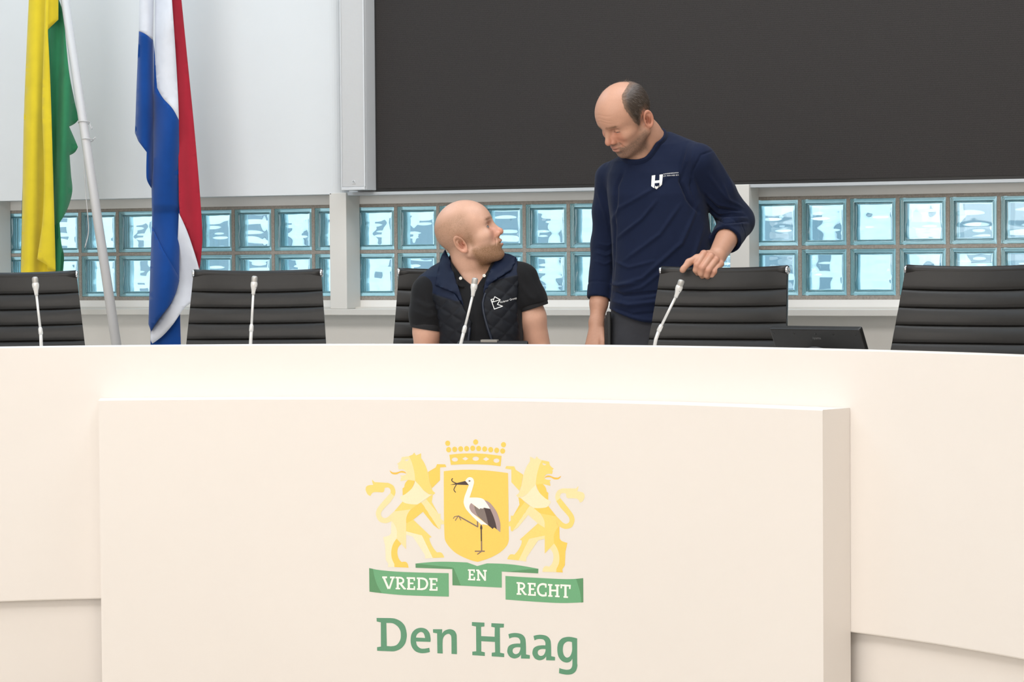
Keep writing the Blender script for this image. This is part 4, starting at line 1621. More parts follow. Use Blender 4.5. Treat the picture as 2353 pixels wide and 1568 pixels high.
def eyes(fr, root, c, M_, hs, gaze, iris):
    for s in (1, -1):
        n1, n2 = 20, 28
        V, Q = [], []
        for i in range(n1 + 1):
            for j in range(n2):
                th, ph = PI * i / n1, 2 * PI * j / n2
                V.append((math.cos(th), math.sin(th) * math.cos(ph), math.sin(th) * math.sin(ph)))
        for i in range(n1):
            for j in range(n2):
                Q.append((i * n2 + j, (i + 1) * n2 + j, (i + 1) * n2 + (j + 1) % n2, i * n2 + (j + 1) % n2))
        V = np.array(V)
        g = np.array(gaze, float)
        g /= np.linalg.norm(g)
        a = np.degrees(np.arccos(np.clip(V @ g, -1, 1)))
        C = np.where(a[:, None] < 12, np.array([[.01, .01, .012]]), np.where(a[:, None] < 30, np.array([iris]), np.array([[.32, .28, .26]])))
        P = V * .0128 + np.array([.0815, s * .0315, .0185])
        W = (P * hs) @ M_.T + c
        mesh_obj('eye', place(W, fr, root), Q, M_eye, root, True, C)


def decal_on(name, fr, root, parent, V, F, items, m, off=0.0008, step=2.5):
    """flat print pressed onto a garment: items are pixel loops"""
    bvh = BVHTree.FromPolygons([tuple(v) for v in V], [tuple(int(i) for i in f) for f in F])
    mb = MB()
    for it in items:
        if isinstance(it, tuple):
            v, f = it
        else:
            v, f = fill(it, step)
        P = []
        for x, y in v:
            q_ = fr.px(x, y, .35)
            hit = bvh.ray_cast(Vector(q_), Vector((0, 0, -1)), .8)
            w_ = hit[0][2] if hit[0] is not None else 0.1
            q2 = fr.px(x, y, w_)
            P.append((q2[0], q2[1], w_ + off))
        P = place(np.array(P), fr, root)
        FF = []
        for t in f:
            t = list(t)
            n_ = np.cross(np.append(v[t[1]] - v[t[0]], 0), np.append(v[t[2]] - v[t[0]], 0))[2]
            FF.append(t if n_ < 0 else t[::-1])
        mb.add(P, FF)
    return mb.build(name, m, parent)


def text_px(s, x0, y0, x1, y1, hgt):
    """text laid along a pixel baseline"""
    V, F = text_mesh(s, 1.0, None, '', None, None)
    V = V[:, :2]
    V[:, 0] -= V[:, 0].min()
    L = math.hypot(x1 - x0, y1 - y0)
    sx = L / V[:, 0].max()
    d = np.array([x1 - x0, y1 - y0]) / L
    n_ = np.array([d[1], -d[0]])
    return np.array([x0, y0]) + V[:, :1] * sx * d + V[:, 1:2] * hgt * n_, F


# ================================================================== standing man in a navy sweater
p = FS.px
man = empty('person', tuple(FS.world([p(1490, 606, 0)])[0][:2]) + (0.0,))
tag(man, 'standing man in a dark blue sweater, looking down with one hand on a chair', 'person')
HS1, HC1 = 1.04, p(1449, 275.6, .075)
HM1 = head_matrix(math.radians(56.7), math.radians(35.3), math.radians(-7.9))
shL, elL, wrL = p(1605, 374, .05), p(1692, 508, -.05), p(1649, 587, .185)
shR, elR, wrR = p(1404, 410, -.08), p(1392, 560, -.10), p(1371, 742, -.02)
nb = p(1500, 342, -.03)
H1 = dict(eye_open=.0011, eye_dz=-.003, mouth=.0008, smile=.004, lip=lin('#b47a6c'), beard=.85, wrinkle=.0008, jaw=.004, beard_col=lin('#6b5648'), brow=lin('#7a5c48'))


def hp(c, M_, hs):
    return lambda P: ((P - c.astype(f32)) @ M_.astype(f32)) / f32(hs)


h1 = hp(HC1, HM1, HS1)


def neck1(P):
    a = HM1 @ np.array([-.018, 0, -.025]) * HS1 + HC1
    d = s_chain(P, [a, (a + nb) / 2, nb, p(1496, 385, -.02)], [.056, .058, .062, .056], .02)
    j = HM1 @ np.array([.022, 0, -.045]) * HS1 + HC1
    return su(d, s_chain(P, [j, p(1468, 362, .02), p(1470, 400, .01)], [.044, .052, .045], .02), .03)


PALM = [(1617, 584, .232), (1632.5, 590, .240), (1644, 598, .238), (1655, 607, .230)]
FING = [[(1617, 584, .234), (1602, 609, .272), (1599, 621, .268), (1603, 628, .255)],
        [(1632.5, 590, .242), (1614, 616, .279), (1611, 629, .272), (1614, 635, .260)],
        [(1644, 598, .240), (1627, 622, .276), (1624, 633, .270), (1627, 638, .258)],
        [(1655, 607, .232), (1641, 625, .266), (1637, 634, .262), (1639, 638, .253)]]


def handL(P):
    d = None
    for i, (x, y, w_) in enumerate(PALM):
        e = s_cone(P, wrL, p(x, y, w_), .021, .0125)
        d = e if d is None else su(d, e, .012)
    for i, ch_ in enumerate(FING):
        r = [.0128, .0122, .0108, .0092] if i < 3 else [.0115, .0108, .0096, .0082]
        e = s_chain(P, [p(*c) for c in ch_], r, .003)
        e = su(e, s_ball(P, p(ch_[0][0] + 1, ch_[0][1] - 1, ch_[0][2] + .003), .0118), .006)     # knuckle
        d = su(d, e, .0035)
    e = s_chain(P, [p(1634, 594, .205), p(1602, 594, .243), p(1583, 603, .258), p(1568, 621, .268)], [.018, .0138, .0122, .0098], .006)
    e = su(e, s_ell(P, p(1570, 618.5, .270), (.0095, .0125, .008)), .004)
    return su(d, e, .007)


def handR(P):
    d = None
    M4 = [(1350, 800, .01), (1361, 804, .022), (1373, 805, .026), (1384, 800, .02)]
    for i, (x, y, w_) in enumerate(M4):
        e = s_cone(P, wrR, p(x, y, w_), .021, .0125)
        d = e if d is None else su(d, e, .014)
        r = [.0120, .0110, .0100, .0085]
        e = s_chain(P, [p(x, y, w_), p(x - 3, y + 26, w_ + .012), p(x - 2, y + 42, w_ + .002), p(x, y + (54, 58, 56, 50)[i], w_ - .012)], r, .004)
        d = su(d, e, .004)
    e = s_chain(P, [p(1381, 762, .0), p(1386, 786, .03), p(1383, 806, .042), p(1377, 820, .044)], [.017, .0135, .0118, .0095], .006)
    return su(d, e, .007)


def armsk1(P):
    d = s_chain(P, [shL, elL, elL + .35 * (wrL - elL), wrL], [.046, .040, .043, .0315], .02)
    d = su(d, handL(P), .012)
    e = s_chain(P, [shR, elR, elR + .3 * (wrR - elR), elR + .75 * (wrR - elR), wrR], [.042, .035, .036, .030, .0255], .02)
    e = su(e, handR(P), .012)
    return np.minimum(d, e)


ROW1 = rows_px(FS, [(345, 1450, 1575, -.02, .06), (372, 1407, 1622, -.015, .092), (400, 1396, 1630, -.01, .112), (450, 1396, 1624, 0, .124), (500, 1402, 1628, 0, .128),
                    (560, 1406, 1635, .005, .130), (620, 1408, 1637, .01, .132), (680, 1404, 1630, .01, .130), (720, 1399, 1622, .012, .130), (770, 1400, 1618, .01, .126), (800, 1402, 1616, .01, .122)])


def torso1(P):
    return s_loft(P, ROW1)


def legs1(P, g=0.0):
    d = s_loft(P, rows_px(FS, [(690, 1404, 1606, .0, .112), (740, 1402, 1606, .0, .118), (800, 1400, 1606, .0, .118), (850, 1408, 1600, -.005, .112)])) - g
    for x0, x1 in ((1455, 1450), (1555, 1562)):
        a = p(x0, 820, -.01)
        u_ = p(x1, 820, 0)[0]
        d = su(d, s_chain(P, [a, (u_, .50, -.0), (u_, .10, -.03)], [.082 + g, .064 + g, .05 + g], .02), .03)
    return d


def body1(P):
    d = head_sdf(h1(P), H1) * f32(HS1)
    d = su(d, neck1(P), .02)
    t = torso1(P) + .03
    t = su(t, s_cone(P, nb, shL, .05, .045), .03)
    t = su(t, s_cone(P, nb, shR, .05, .045), .03)
    d = su(d, t, .03)
    d = su(d, legs1(P, -.018), .03)
    d = su(d, armsk1(P), .01)
    return d


B_head = (p(1325, 392, 0) * [1, 1, 0] + [0, 0, -.14], p(1560, 160, 0) * [1, 1, 0] + [0, 0, .24])
B_hl = (p(1550, 655, 0) * [1, 1, 0] + [0, 0, -.03], p(1725, 505, 0) * [1, 1, 0] + [0, 0, .33])
B_hr = (p(1325, 870, 0) * [1, 1, 0] + [0, 0, -.13], p(1404, 655, 0) * [1, 1, 0] + [0, 0, .12])
mesh = []
for (lo, hi), h_ in ((B_head, .0021), (B_hl, .0019), (B_hr, .0024)):
    V, F = surf(inbox(body1, lo, hi), lo - .004, hi + .004, h_)
    mesh.append((relax(V, F, 1, .35), F, None))
V, F = surf(clip_fine(body1, [(np.array(lo) + .006, np.array(hi) - .006) for lo, hi in (B_head, B_hl, B_hr)]), (-.32, .0, -.26), (.42, 1.66, .30), .009)
mesh.append((relax(V, F, 1), F, None))
for i, (V, F, c) in enumerate(mesh):
    Q = ((V - HC1) @ HM1) / HS1
    C = skin_color(Q, SK2, H1)
    far = np.clip((np.linalg.norm(Q, axis=1) - .16) / .03, 0, 1)[:, None]
    base = SK2 * (1 + .05 * vnoise(V, 160, 7) + .04 * vnoise(V, 700, 8))[:, None]
    if i in (1, 2):
        # redder knuckles
        kn = np.zeros(len(V))
        for ch_ in FING:
            for c_ in ch_[:2]:
                kn = np.maximum(kn, np.exp(-(np.linalg.norm(V - p(*c_), axis=1) / .016) ** 2))
        base = base * (1 - kn[:, None] * np.array([.02, .16, .18]))
    mesh[i] = (V, F, C * (1 - far) + base * far)
V, F, C = join(mesh)
body = fast_mesh_obj('body', place(V, FS, man), F, M_skin, man, True, C)
eyes(FS, man, HC1, HM1, HS1, (.8, .1, -.55), (.10, .13, .15))

# --- sweater
hem1 = px_lim(FS, [(1380, 704), (1398, 709), (1420, 720), (1445, 731), (1475, 739), (1510, 742), (1560, 743), (1640, 742)], 'u')
cuffL = elL + .56 * (wrL - elL)
cuffR = elR + .70 * (wrR - elR)


def trunk1(P):
    d = torso1(P)
    d = su(d, s_cone(P, p(1534, 336, -.035), p(1602, 370, .045), .052, .061), .03)
    d = su(d, s_cone(P, p(1518, 358, -.005), p(1585, 385, .03), .064, .07), .03)
    d = su(d, s_cone(P, p(1470, 385, -.03), p(1408, 408, -.07), .058, .054), .03)
    d = su(d, s_cone(P, p(1458, 412, .005), p(1500, 395, .0), .062, .07), .03)
    return d


def sweater(P):
    d = trunk1(P)
    sl = s_chain(P, [shL, (shL + elL) / 2, elL, cuffL], [.066, .061, .062, .0545], .02)
    aL = (cuffL - elL) / np.linalg.norm(cuffL - elL)
    sl = np.maximum(sl, ((P - cuffL.astype(f32)) @ aL.astype(f32)))
    sr = s_chain(P, [shR, (shR + elR) / 2, elR, cuffR], [.058, .055, .051, .0455], .02)
    aR = (cuffR - elR) / np.linalg.norm(cuffR - elR)
    sr = np.maximum(sr, ((P - cuffR.astype(f32)) @ aR.astype(f32)))
    d = su(d, sl, .014)
    d = su(d, sr, .010)
    d = np.maximum(d, hem1(P) - P[:, 1])
    for c_, ax_ in ((cuffL, aL), (cuffR, aR)):
        t_ = (P - c_.astype(f32)) @ ax_.astype(f32)
        d = np.where((t_ > -.03) & (np.linalg.norm(P - c_.astype(f32), axis=1) < .1), np.maximum(d, -(armsk1(P) - .002)), d)
    d = ss(d, neck1(P) - .001, .003)
    return d


FOLDS1 = [([(1505, 462), (1470, 505), (1417, 548)], 6, 5), ([(1560, 470), (1510, 540), (1430, 600)], 7, 4), ([(1600, 470), (1560, 560), (1470, 640), (1415, 655)], 7, 4.5),
          ([(1612, 520), (1585, 600), (1500, 680), (1430, 690)], 8, 4), ([(1540, 400), (1490, 440), (1420, 480), (1400, 520)], 7, 3.5), ([(1410, 600), (1440, 615), (1500, 600)], 6, 3),
          ([(1402, 690), (1440, 700), (1520, 690), (1600, 690)], 9, 7), ([(1402, 668), (1430, 678), (1500, 672), (1600, 665)], 5, -6), ([(1404, 705), (1450, 722), (1520, 715), (1600, 712)], 5, -4),
          ([(1402, 652), (1420, 656), (1460, 650)], 7, 6), ([(1415, 715), (1470, 733), (1540, 734), (1600, 733)], 7, 4),
          ([(1575, 330), (1560, 380), (1558, 420), (1585, 470)], 5, -4), ([(1587, 345), (1583, 400), (1600, 450)], 8, 4), ([(1430, 395), (1415, 430), (1412, 500)], 6, -5), ([(1412, 500), (1410, 560), (1408, 640)], 4, -6),
          ([(1640, 350), (1665, 400), (1685, 440)], 8, 3), ([(1620, 400), (1650, 440), (1680, 470)], 7, 3.5), ([(1615, 440), (1645, 470), (1690, 480)], 5, 4), ([(1618, 460), (1650, 490), (1705, 490)], 5, 5),
          ([(1625, 480), (1655, 505), (1715, 502)], 4.5, 5), ([(1632, 500), (1660, 520), (1718, 515)], 4, 4), ([(1618, 450), (1650, 482), (1700, 486)], 2.5, -5), ([(1622, 470), (1654, 498), (1710, 497)], 2.5, -5), ([(1630, 491), (1658, 513), (1716, 509)], 2.5, -5),
          ([(1655, 420), (1672, 460), (1708, 478)], 5, 3), ([(1375, 560), (1395, 565), (1408, 560)], 4, 4), ([(1370, 580), (1392, 588), (1408, 582)], 4, 4), ([(1368, 600), (1390, 608), (1408, 600)], 4, 3.5), ([(1372, 570), (1394, 577), (1408, 571)], 3, -4),
          ([(1375, 440), (1390, 490), (1398, 540)], 5, 3), ([(1520, 620), (1470, 660), (1420, 672)], 6, 3), ([(1640, 347), (1606, 358), (1586, 395), (1581, 430), (1592, 466)], 2.6, -4), ([(1572, 380), (1560, 420), (1575, 460), (1600, 490)], 6, -7)]


def sw_disp(V, N):
    V = fold_disp(V, N, FS, [(a_, b_ * .62, c_ * 1.5) for a_, b_, c_ in FOLDS1], .0)
    N2 = N
    V = V + N2 * (.0010 * vnoise(V, 60, 11) + .0006 * vnoise(V, 150, 12))[:, None]
    # ribbed cuffs stand off a little
    for c_, e_ in ((cuffL, elL), (cuffR, elR)):
        a = (c_ - e_) / np.linalg.norm(c_ - e_)
        t = (V - c_) @ a
        near = np.linalg.norm(V - c_, axis=1) < .085
        g = np.exp(-((t + .052) / .003) ** 2) * near
        V = V - N2 * (g * .0025)[:, None]
    return V


NAVY = np.array(lin('#0d1832'))


def sw_col(V):
    return NAVY * (1 + .05 * vnoise(V, 300, 4) + .05 * vnoise(V, 1500, 6))[:, None]


_, SV, SF = part_mesh('sweater', FS, man, sweater, (-.32, .86, -.26), (.42, 1.64, .27), .0042, M_cloth_c, sw_col, 1, sw_disp)
swo = _
# ribbed crew collar
part_mesh('collar', FS, man, lambda P: si(np.abs(neck1(P) - .006) - .0042, np.abs(trunk1(P) - .002) - .0125, .004), B_head[0] + np.array([0, -.05, -.02]), B_head[1] * [1, 0, 1] + [.06, float(p(1500, 285, 0)[1]), 0],
          .0026, M_cloth_c, lambda V: sw_col(V) * .95, 1, None, swo)
# chest print
K6 = crop(1480, 385, 23.53)
decal_on('chest_logo', FS, man, swo, SV, SF, [[K6(L_)] for L_ in ([(415, 440), (605, 410), (550, 1120), (385, 1010)], [(835, 390), (1015, 370), (965, 930), (825, 1065)],
         [(575, 715), (824, 690), (817, 830), (566, 852)], [(598, 990), (690, 1040), (780, 975), (775, 1085), (675, 1180), (585, 1120)])], M_white)
decal_on('chest_lettering', FS, man, swo, SV, SF, [text_px('AANNEMERSMAA', 1524.3, 401.3, 1559.5, 398.0, 3.6), text_px('J.A. VAN HEK B.V.', 1524.3, 405.9, 1560.2, 403.6, 4.0)], M_white)

# --- trousers, pouch, shoes
part_mesh('trousers', FS, man, lambda P: np.maximum(legs1(P, 0.0), P[:, 1] - f32(p(1450, 700, 0)[1])), (-.26, .03, -.22), (.28, 1.02, .22), .008, M_cloth_c,
          lambda V: np.array(lin('#3b3c41')) * (1 + .08 * vnoise(V, 400, 3))[:, None], 1,
          lambda V, N: V + N * (.004 * vnoise(V, 40, 21) + .002 * vnoise(V, 110, 22))[:, None])
a, b = p(1389, 806, .04), p(1403, 716, .04)
mb = MB()
for k in range(3):
    mb.box((a[0] + .004 * k, a[1] - .10, .0 + .02 * k), (b[0] - .002 * (2 - k), b[1] - .012 * (2 - k), .055 + .012 * k), 0, .004)
pb = mb.build('tool_pouch', M_blk, man)
pb.data.vertices.foreach_set('co', place(np.array([v.co[:] for v in pb.data.vertices]), FS, man).astype(f32).ravel())
for x in (1450, 1562):
    u_ = p(x, 820, 0)[0]
    part_mesh('shoe', FS, man, lambda P: np.maximum(su(s_ell(P, (u_, .055, .03), (.045, .05, .12)), s_ell(P, (u_, .07, -.04), (.042, .06, .06)), .03), .002 - P[:, 1]),
              (u_ - .08, -.01, -.14), (u_ + .08, .15, .19), .007, M_blk, lambda V: np.zeros((len(V), 3)) + .02)

# --- hair: short, greying, bald on top
def hair_mask(Q):
    """> 0 where hair grows, in head units"""
    ay = np.abs(Q[:, 1])
    x, z = Q[:, 0], Q[:, 2]
    front = .052 - .9 * np.maximum(0, .055 - z) * .35 - x - .5 * np.maximum(0, z - .085)
    bald = np.sqrt(((x - .075) / .125) ** 2 + (ay / .056) ** 2) - 1
    bald = np.where(z > .06, bald * .05, .05)
    low = np.where(x > .004, z - (.004 + .0 * x), z + .035 + .5 * (x + .02))
    low = np.where((x > .006) & (x < .028), z + .012, low)
    ear = np.sqrt(((x + .012) / .024) ** 2 + ((z - .004) / .034) ** 2) - 1
    ear = np.where(ay > .05, ear * .02, .05)
    return su(su(front, bald, .012), su(low, ear, .006), .008)


def hair_sdf(P):
    Q = h1(P)
    c = s_ell(Q, (.014, 0, .055), (.096, .077, .087))
    mk = hair_mask(Q)
    th = np.clip(mk / .014, 0, 1) * .0062 + .0006
    return np.maximum(c - th, -(c + .006)) * f32(HS1) + np.where(mk < 0, .004 - mk, 0).astype(f32) * f32(HS1)


def hair_col(V):
    Q = ((V - HC1) @ HM1) / HS1
    g = np.clip((Q[:, 2] - .095) / .035, 0, 1)[:, None]
    dk = np.array(lin('#43382f'))
    gy = np.array(lin('#7d7674'))
    c = dk * (1 - g) + gy * g
    e = np.clip(hair_mask(Q) / .014, 0, 1)[:, None]
    c = np.array(lin('#8a6e5b')) * (1 - e) + c * e
    c = c * (1 + .30 * vnoise(Q * np.array([1, 1, .35]), 1200, 31))[:, None]
    return np.clip(c, 0, 1)


lo, hi = B_head
ho, HV, HF = part_mesh('hair', FS, man, hair_sdf, lo, hi, .0022, M_hair, hair_col, 2,
                       lambda V, N: V + N * (.0012 * vnoise(((V - HC1) @ HM1) * np.array([1, 1, .4]), 700, 33))[:, None])
rnd = np.random.RandomState(3)
HN = normals(HV, HF)
Qh = ((HV - HC1) @ HM1) / HS1
ok = np.where((hair_mask(Qh) > -.001) & (np.sum(((HV - HC1) @ HM1 - np.array([.014, 0, .055])) * (HN @ HM1), 1) > 0))[0]
pick = rnd.choice(ok, min(8000, len(ok)), replace=False)
dn = np.stack([-.35 - .6 * (Qh[pick, 2] > .10), np.zeros(len(pick)), -np.ones(len(pick)) + .9 * (Qh[pick, 2] > .11)], 1) + rnd.normal(0, .22, (len(pick), 3))
dn = dn @ HM1.T
Nn = HN[pick]
dn -= Nn * np.sum(dn * Nn, 1)[:, None]
dn /= np.linalg.norm(dn, axis=1)[:, None] + 1e-9
RV, RF = ribbons(HV[pick], dn, Nn, .014, .00030, rnd)
cc = hair_col(HV[pick]) * rnd.uniform(.55, 1.4, (len(pick), 1))
grey = rnd.rand(len(pick)) < .10
cc[grey] = np.array(lin('#756c66'))
tag(fast_mesh_obj('hair_strands', place(RV, FS, man), RF, M_hair, man, False, np.tile(cc, (5, 1))), kind='stuff')


def brow_hairs(fr, root, V, F, c, M_, hs, col, n, rnd):
    """eyebrow hairs on both sides"""
    Q = ((V - c) @ M_) / hs
    N = normals(V, F)
    ay = np.abs(Q[:, 1])
    zc = .041 + .0015 * np.sin((ay - .008) / .036 * PI)
    m = (ay > .008) & (ay < .046) & (np.abs(Q[:, 2] - zc) < .0042) & (Q[:, 0] > .06)
    ok = np.where(m)[0]
    pk = rnd.choice(ok, min(n, len(ok)), replace=False)
    d = np.stack([-.3 * np.ones(len(pk)), np.sign(Q[pk, 1]) * 1.0, .25 + rnd.normal(0, .3, len(pk))], 1) @ M_.T
    Nn = N[pk]
    d -= Nn * np.sum(d * Nn, 1)[:, None]
    d /= np.linalg.norm(d, axis=1)[:, None] + 1e-9
    RV, RF = ribbons(V[pk], d, Nn, .0075, .00022, rnd)
    cc = np.array(col) * rnd.uniform(.7, 1.3, (len(pk), 1))
    tag(fast_mesh_obj('eyebrows', place(RV, fr, root), RF, M_hair, root, False, np.tile(cc, (5, 1))), kind='stuff')


brow_hairs(FS, man, mesh[0][0], mesh[0][1], HC1, HM1, HS1, lin('#86684f'), 240, rnd)
# ================================================================== seated man in a dark vest
p = FB.px
sit = empty('person', tuple(FB.world([p(1095, 700, 0)])[0][:2]) + (0.0,))
tag(sit, 'bald bearded man sitting in a dark quilted vest, looking up to the right', 'person')
HS2, HC2 = 1.06, p(1071, 560, .03)
HM2 = head_matrix(math.radians(-86), math.radians(-25), math.radians(0))
H2 = dict(eye_open=.0042, mouth=.0030, lip=lin('#c28579'), beard=.85, beard_col=lin('#805f40'), brow=lin('#8d6a50'), scalp=.62, scalp_col=lin('#8d6d52'))
h2 = hp(HC2, HM2, HS2)
nb2 = p(1082, 650, .0)
sL, eL, wL = p(986, 672, .02), p(980, 822, .0), p(1000, 846, .17)
sR, eR, wR = p(1198, 642, .02), p(1240, 818, .0), p(1262, 846, .17)


def neck2(P):
    a = HM2 @ np.array([-.012, 0, -.022]) * HS2 + HC2
    return s_chain(P, [a, (a * .45 + nb2 * .55), nb2, p(1085, 700, 0)], [.056, .055, .064, .09], .02)


def hand2(P, w_, s):
    """hand resting on the desk; s: +1 thumb to image right"""
    d = None
    for k in range(4):
        off = np.array([(-.03 + .02 * k) * s, 0, 0])
        m = w_ + off * .95 + np.array([0.0, -.004, .085])
        e = s_cone(P, w_, m, .020, .012)
        d = e if d is None else su(d, e, .012)
        L = (.062, .075, .08, .07)[k]
        e = s_chain(P, [m, m + np.array([0, .006, L * .5]), m + np.array([0, -.004, L * .8]), m + np.array([0, -.012, L])], [.011, .0102, .0092, .0078], .004)
        d = su(d, e, .004)
    a = w_ + np.array([.022 * s, -.004, .02])
    e = s_chain(P, [a, a + np.array([.030 * s, -.004, .03]), a + np.array([.038 * s, -.006, .058]), a + np.array([.036 * s, -.010, .078])], [.016, .0128, .0112, .009], .006)
    return su(d, e, .007)


def arms2(P):
    d = s_chain(P, [sL, p(984, 760, .03), eL, wL], [.050, .0515, .046, .028], .02)
    d = su(d, hand2(P, wL, 1), .012)
    e = s_chain(P, [sR, p(1221, 730, .03), eR, wR], [.048, .0495, .044, .028], .02)
    e = su(e, hand2(P, wR, -1), .012)
    return np.minimum(d, e)


ROW2 = rows_px(FB, [(592, 1050, 1150, -.03, .05), (612, 1010, 1188, -.02, .078), (635, 992, 1205, -.005, .098), (680, 990, 1208, .01, .115), (720, 1000, 1205, .02, .127),
                    (760, 1008, 1203, .025, .132), (800, 1010, 1202, .02, .135), (900, 1005, 1205, -.02, .135), (985, 1000, 1208, -.05, .13), (1060, 1000, 1208, -.06, .12)])


def torso2(P):
    d = s_loft(P, ROW2)
    d = su(d, s_cone(P, p(1058, 628, -.02), p(990, 668, .005), .054, .052), .03)
    d = su(d, s_cone(P, p(1110, 624, -.02), p(1188, 634, .005), .050, .050), .03)
    return d


def legs2(P, g=0.0):
    d = None
    for x in (1050, 1160):
        u_ = p(x, 900, 0)[0]
        k_ = u_ + (.03 if x > 1100 else -.03)
        e = s_chain(P, [(u_, .545, -.04), (k_, .53, .40), (k_, .10, .36)], [.085 + g, .066 + g, .05 + g], .03)
        d = e if d is None else su(d, e, .02)
    return d


def body2(P):
    d = head_sdf(h2(P), H2) * f32(HS2)
    d = su(d, neck2(P), .018)
    d = su(d, torso2(P) + .028, .03)
    d = su(d, legs2(P, -.015), .03)
    return su(d, arms2(P), .012)


B2h = (p(965, 665, 0) * [1, 1, 0] + [0, 0, -.16], p(1190, 430, 0) * [1, 1, 0] + [0, 0, .19])
B2l = (p(925, 862, 0) * [1, 1, 0] + [0, 0, -.08], p(1060, 735, 0) * [1, 1, 0] + [0, 0, .50])
B2r = (p(1160, 862, 0) * [1, 1, 0] + [0, 0, -.08], p(1320, 680, 0) * [1, 1, 0] + [0, 0, .50])
mesh = []
for (lo, hi), h_ in ((B2h, .0021), (B2l, .0032), (B2r, .0032)):
    V, F = surf(inbox(body2, lo, hi), lo - .006, hi + .006, h_)
    mesh.append((relax(V, F, 1, .35), F, None))
V, F = surf(clip_fine(body2, [(np.array(lo) + .008, np.array(hi) - .008) for lo, hi in (B2h, B2l, B2r)]), (-.34, .0, -.30), (.34, 1.42, .55), .009)
mesh.append((relax(V, F, 1), F, None))
for i, (V, F, c) in enumerate(mesh):
    Q = ((V - HC2) @ HM2) / HS2
    C = skin_color(Q, SK1, H2)
    far = np.clip((np.linalg.norm(Q, axis=1) - .17) / .03, 0, 1)[:, None]
    base = SK1 * np.array([1.02, 1.0, 1.0]) * (1 + .04 * vnoise(V, 130, 7) + .03 * vnoise(V, 700, 8))[:, None]
    mesh[i] = (V, F, C * (1 - far) + base * far)
BV2, BF2, C = join(mesh)
fast_mesh_obj('body', place(BV2, FB, sit), BF2, M_skin, sit, True, C)
eyes(FB, sit, HC2, HM2, HS2, (.9, -.1, .2), (.12, .17, .2))

# short beard: fine hairs over the jaw
V0, F0, _ = mesh[0]
Q = ((V0 - HC2) @ HM2) / HS2
N0 = normals(V0, F0)
jm = np.clip((-.030 - Q[:, 2] + .25 * np.maximum(0, .06 - Q[:, 0])) / .014, 0, 1) * (Q[:, 0] > .012) * (Q[:, 2] > -.088)
jm *= ~((np.abs(Q[:, 1]) < .020) & (Q[:, 2] > -.060) & (Q[:, 2] < -.036) & (Q[:, 0] > .09))
jm *= ~((np.abs(Q[:, 1]) > .018) & (Q[:, 2] > -.045) & (Q[:, 0] > .060) & (Q[:, 0] < .1))
jm *= (np.linalg.norm(Q - np.array([-.014, -.083, .002]), axis=1) > .038)
ok = np.where(rnd.rand(len(Q)) < jm)[0]
pick = rnd.choice(ok, min(5200, len(ok)), replace=False)
dn = (np.array([.35, 0, -1]) + rnd.normal(0, .3, (len(pick), 3))) @ HM2.T
Nn = N0[pick]
dn -= Nn * np.sum(dn * Nn, 1)[:, None]
dn /= np.linalg.norm(dn, axis=1)[:, None] + 1e-9
RV, RF = ribbons(V0[pick], dn + Nn * .2, Nn, .0038, .00015, rnd)
cc = np.array(lin('#8f6b48')) * rnd.uniform(.65, 1.5, (len(pick), 1))
tag(fast_mesh_obj('beard', place(RV, FB, sit), RF, M_hair, sit, False, np.tile(cc, (5, 1))), kind='stuff')

brow_hairs(FB, sit, V0, F0, HC2, HM2, HS2, lin('#7d5d43'), 300, rnd)

# --- black polo shirt
BLACK = np.array(lin('#161618'))
cutL = px_lim(FB, [(930, 741), (948, 745), (985, 752), (1020, 757), (1060, 757)], 'u')
cutR = px_lim(FB, [(1150, 722), (1186, 712), (1220, 700), (1252, 692), (1275, 690)], 'u')


def polo(P):
    d = torso2(P)
    sl = s_chain(P, [sL, p(983, 720, .03), p(983, 770, .03)], [.064, .0635, .0635], .02)
    sl = np.maximum(sl, cutL(P) - P[:, 1])
    sr = s_chain(P, [sR, p(1215, 690, .03), p(1228, 740, .03)], [.061, .061, .0615], .02)
    sr = np.maximum(sr, cutR(P) - P[:, 1])
    hol = arms2(P) - .0035
    sl = np.where(P[:, 1] < cutL(P) + .03, np.maximum(sl, -hol), sl)
    sr = np.where(P[:, 1] < cutR(P) + .03, np.maximum(sr, -hol), sr)
    d = su(su(d, sl, .012), sr, .012)
    d = np.maximum(d, f32(.56) - P[:, 1])
    vn = poly_sdf(P[:, :2].astype(float), np.array([p(x, y, 0)[:2] for x, y in ((1040, 560), (1150, 560), (1122, 620), (1108, 640), (1094, 662), (1078, 650), (1060, 635), (1044, 610))]))
    d = np.where(P[:, 2] > .0, np.maximum(d, np.minimum(-vn, .03)), d)
    return ss(d, neck2(P) - .002, .003)


FOLDS2 = [([(955, 690), (985, 705), (1015, 700)], 5, 4), ([(950, 715), (985, 726), (1015, 722)], 5, 3.5), ([(1200, 620), (1225, 660), (1240, 690)], 6, 4), ([(1195, 650), (1215, 680), (1230, 690)], 5, 4),
          ([(965, 665), (985, 690), (1005, 735)], 6, 3.5), ([(1092, 670), (1096, 730), (1095, 790)], 4, 3), ([(1080, 690), (1090, 740), (1085, 790)], 4, -3)]
po, PV, PF = part_mesh('polo_shirt', FB, sit, polo, (-.32, .54, -.22), (.34, 1.22, .22), .0042, M_cloth_c, lambda V: BLACK * (1 + .08 * vnoise(V, 400, 3))[:, None], 1,
                       lambda V, N: fold_disp(V, N, FB, FOLDS2, 0) + N * (.0012 * vnoise(V, 70, 14))[:, None])

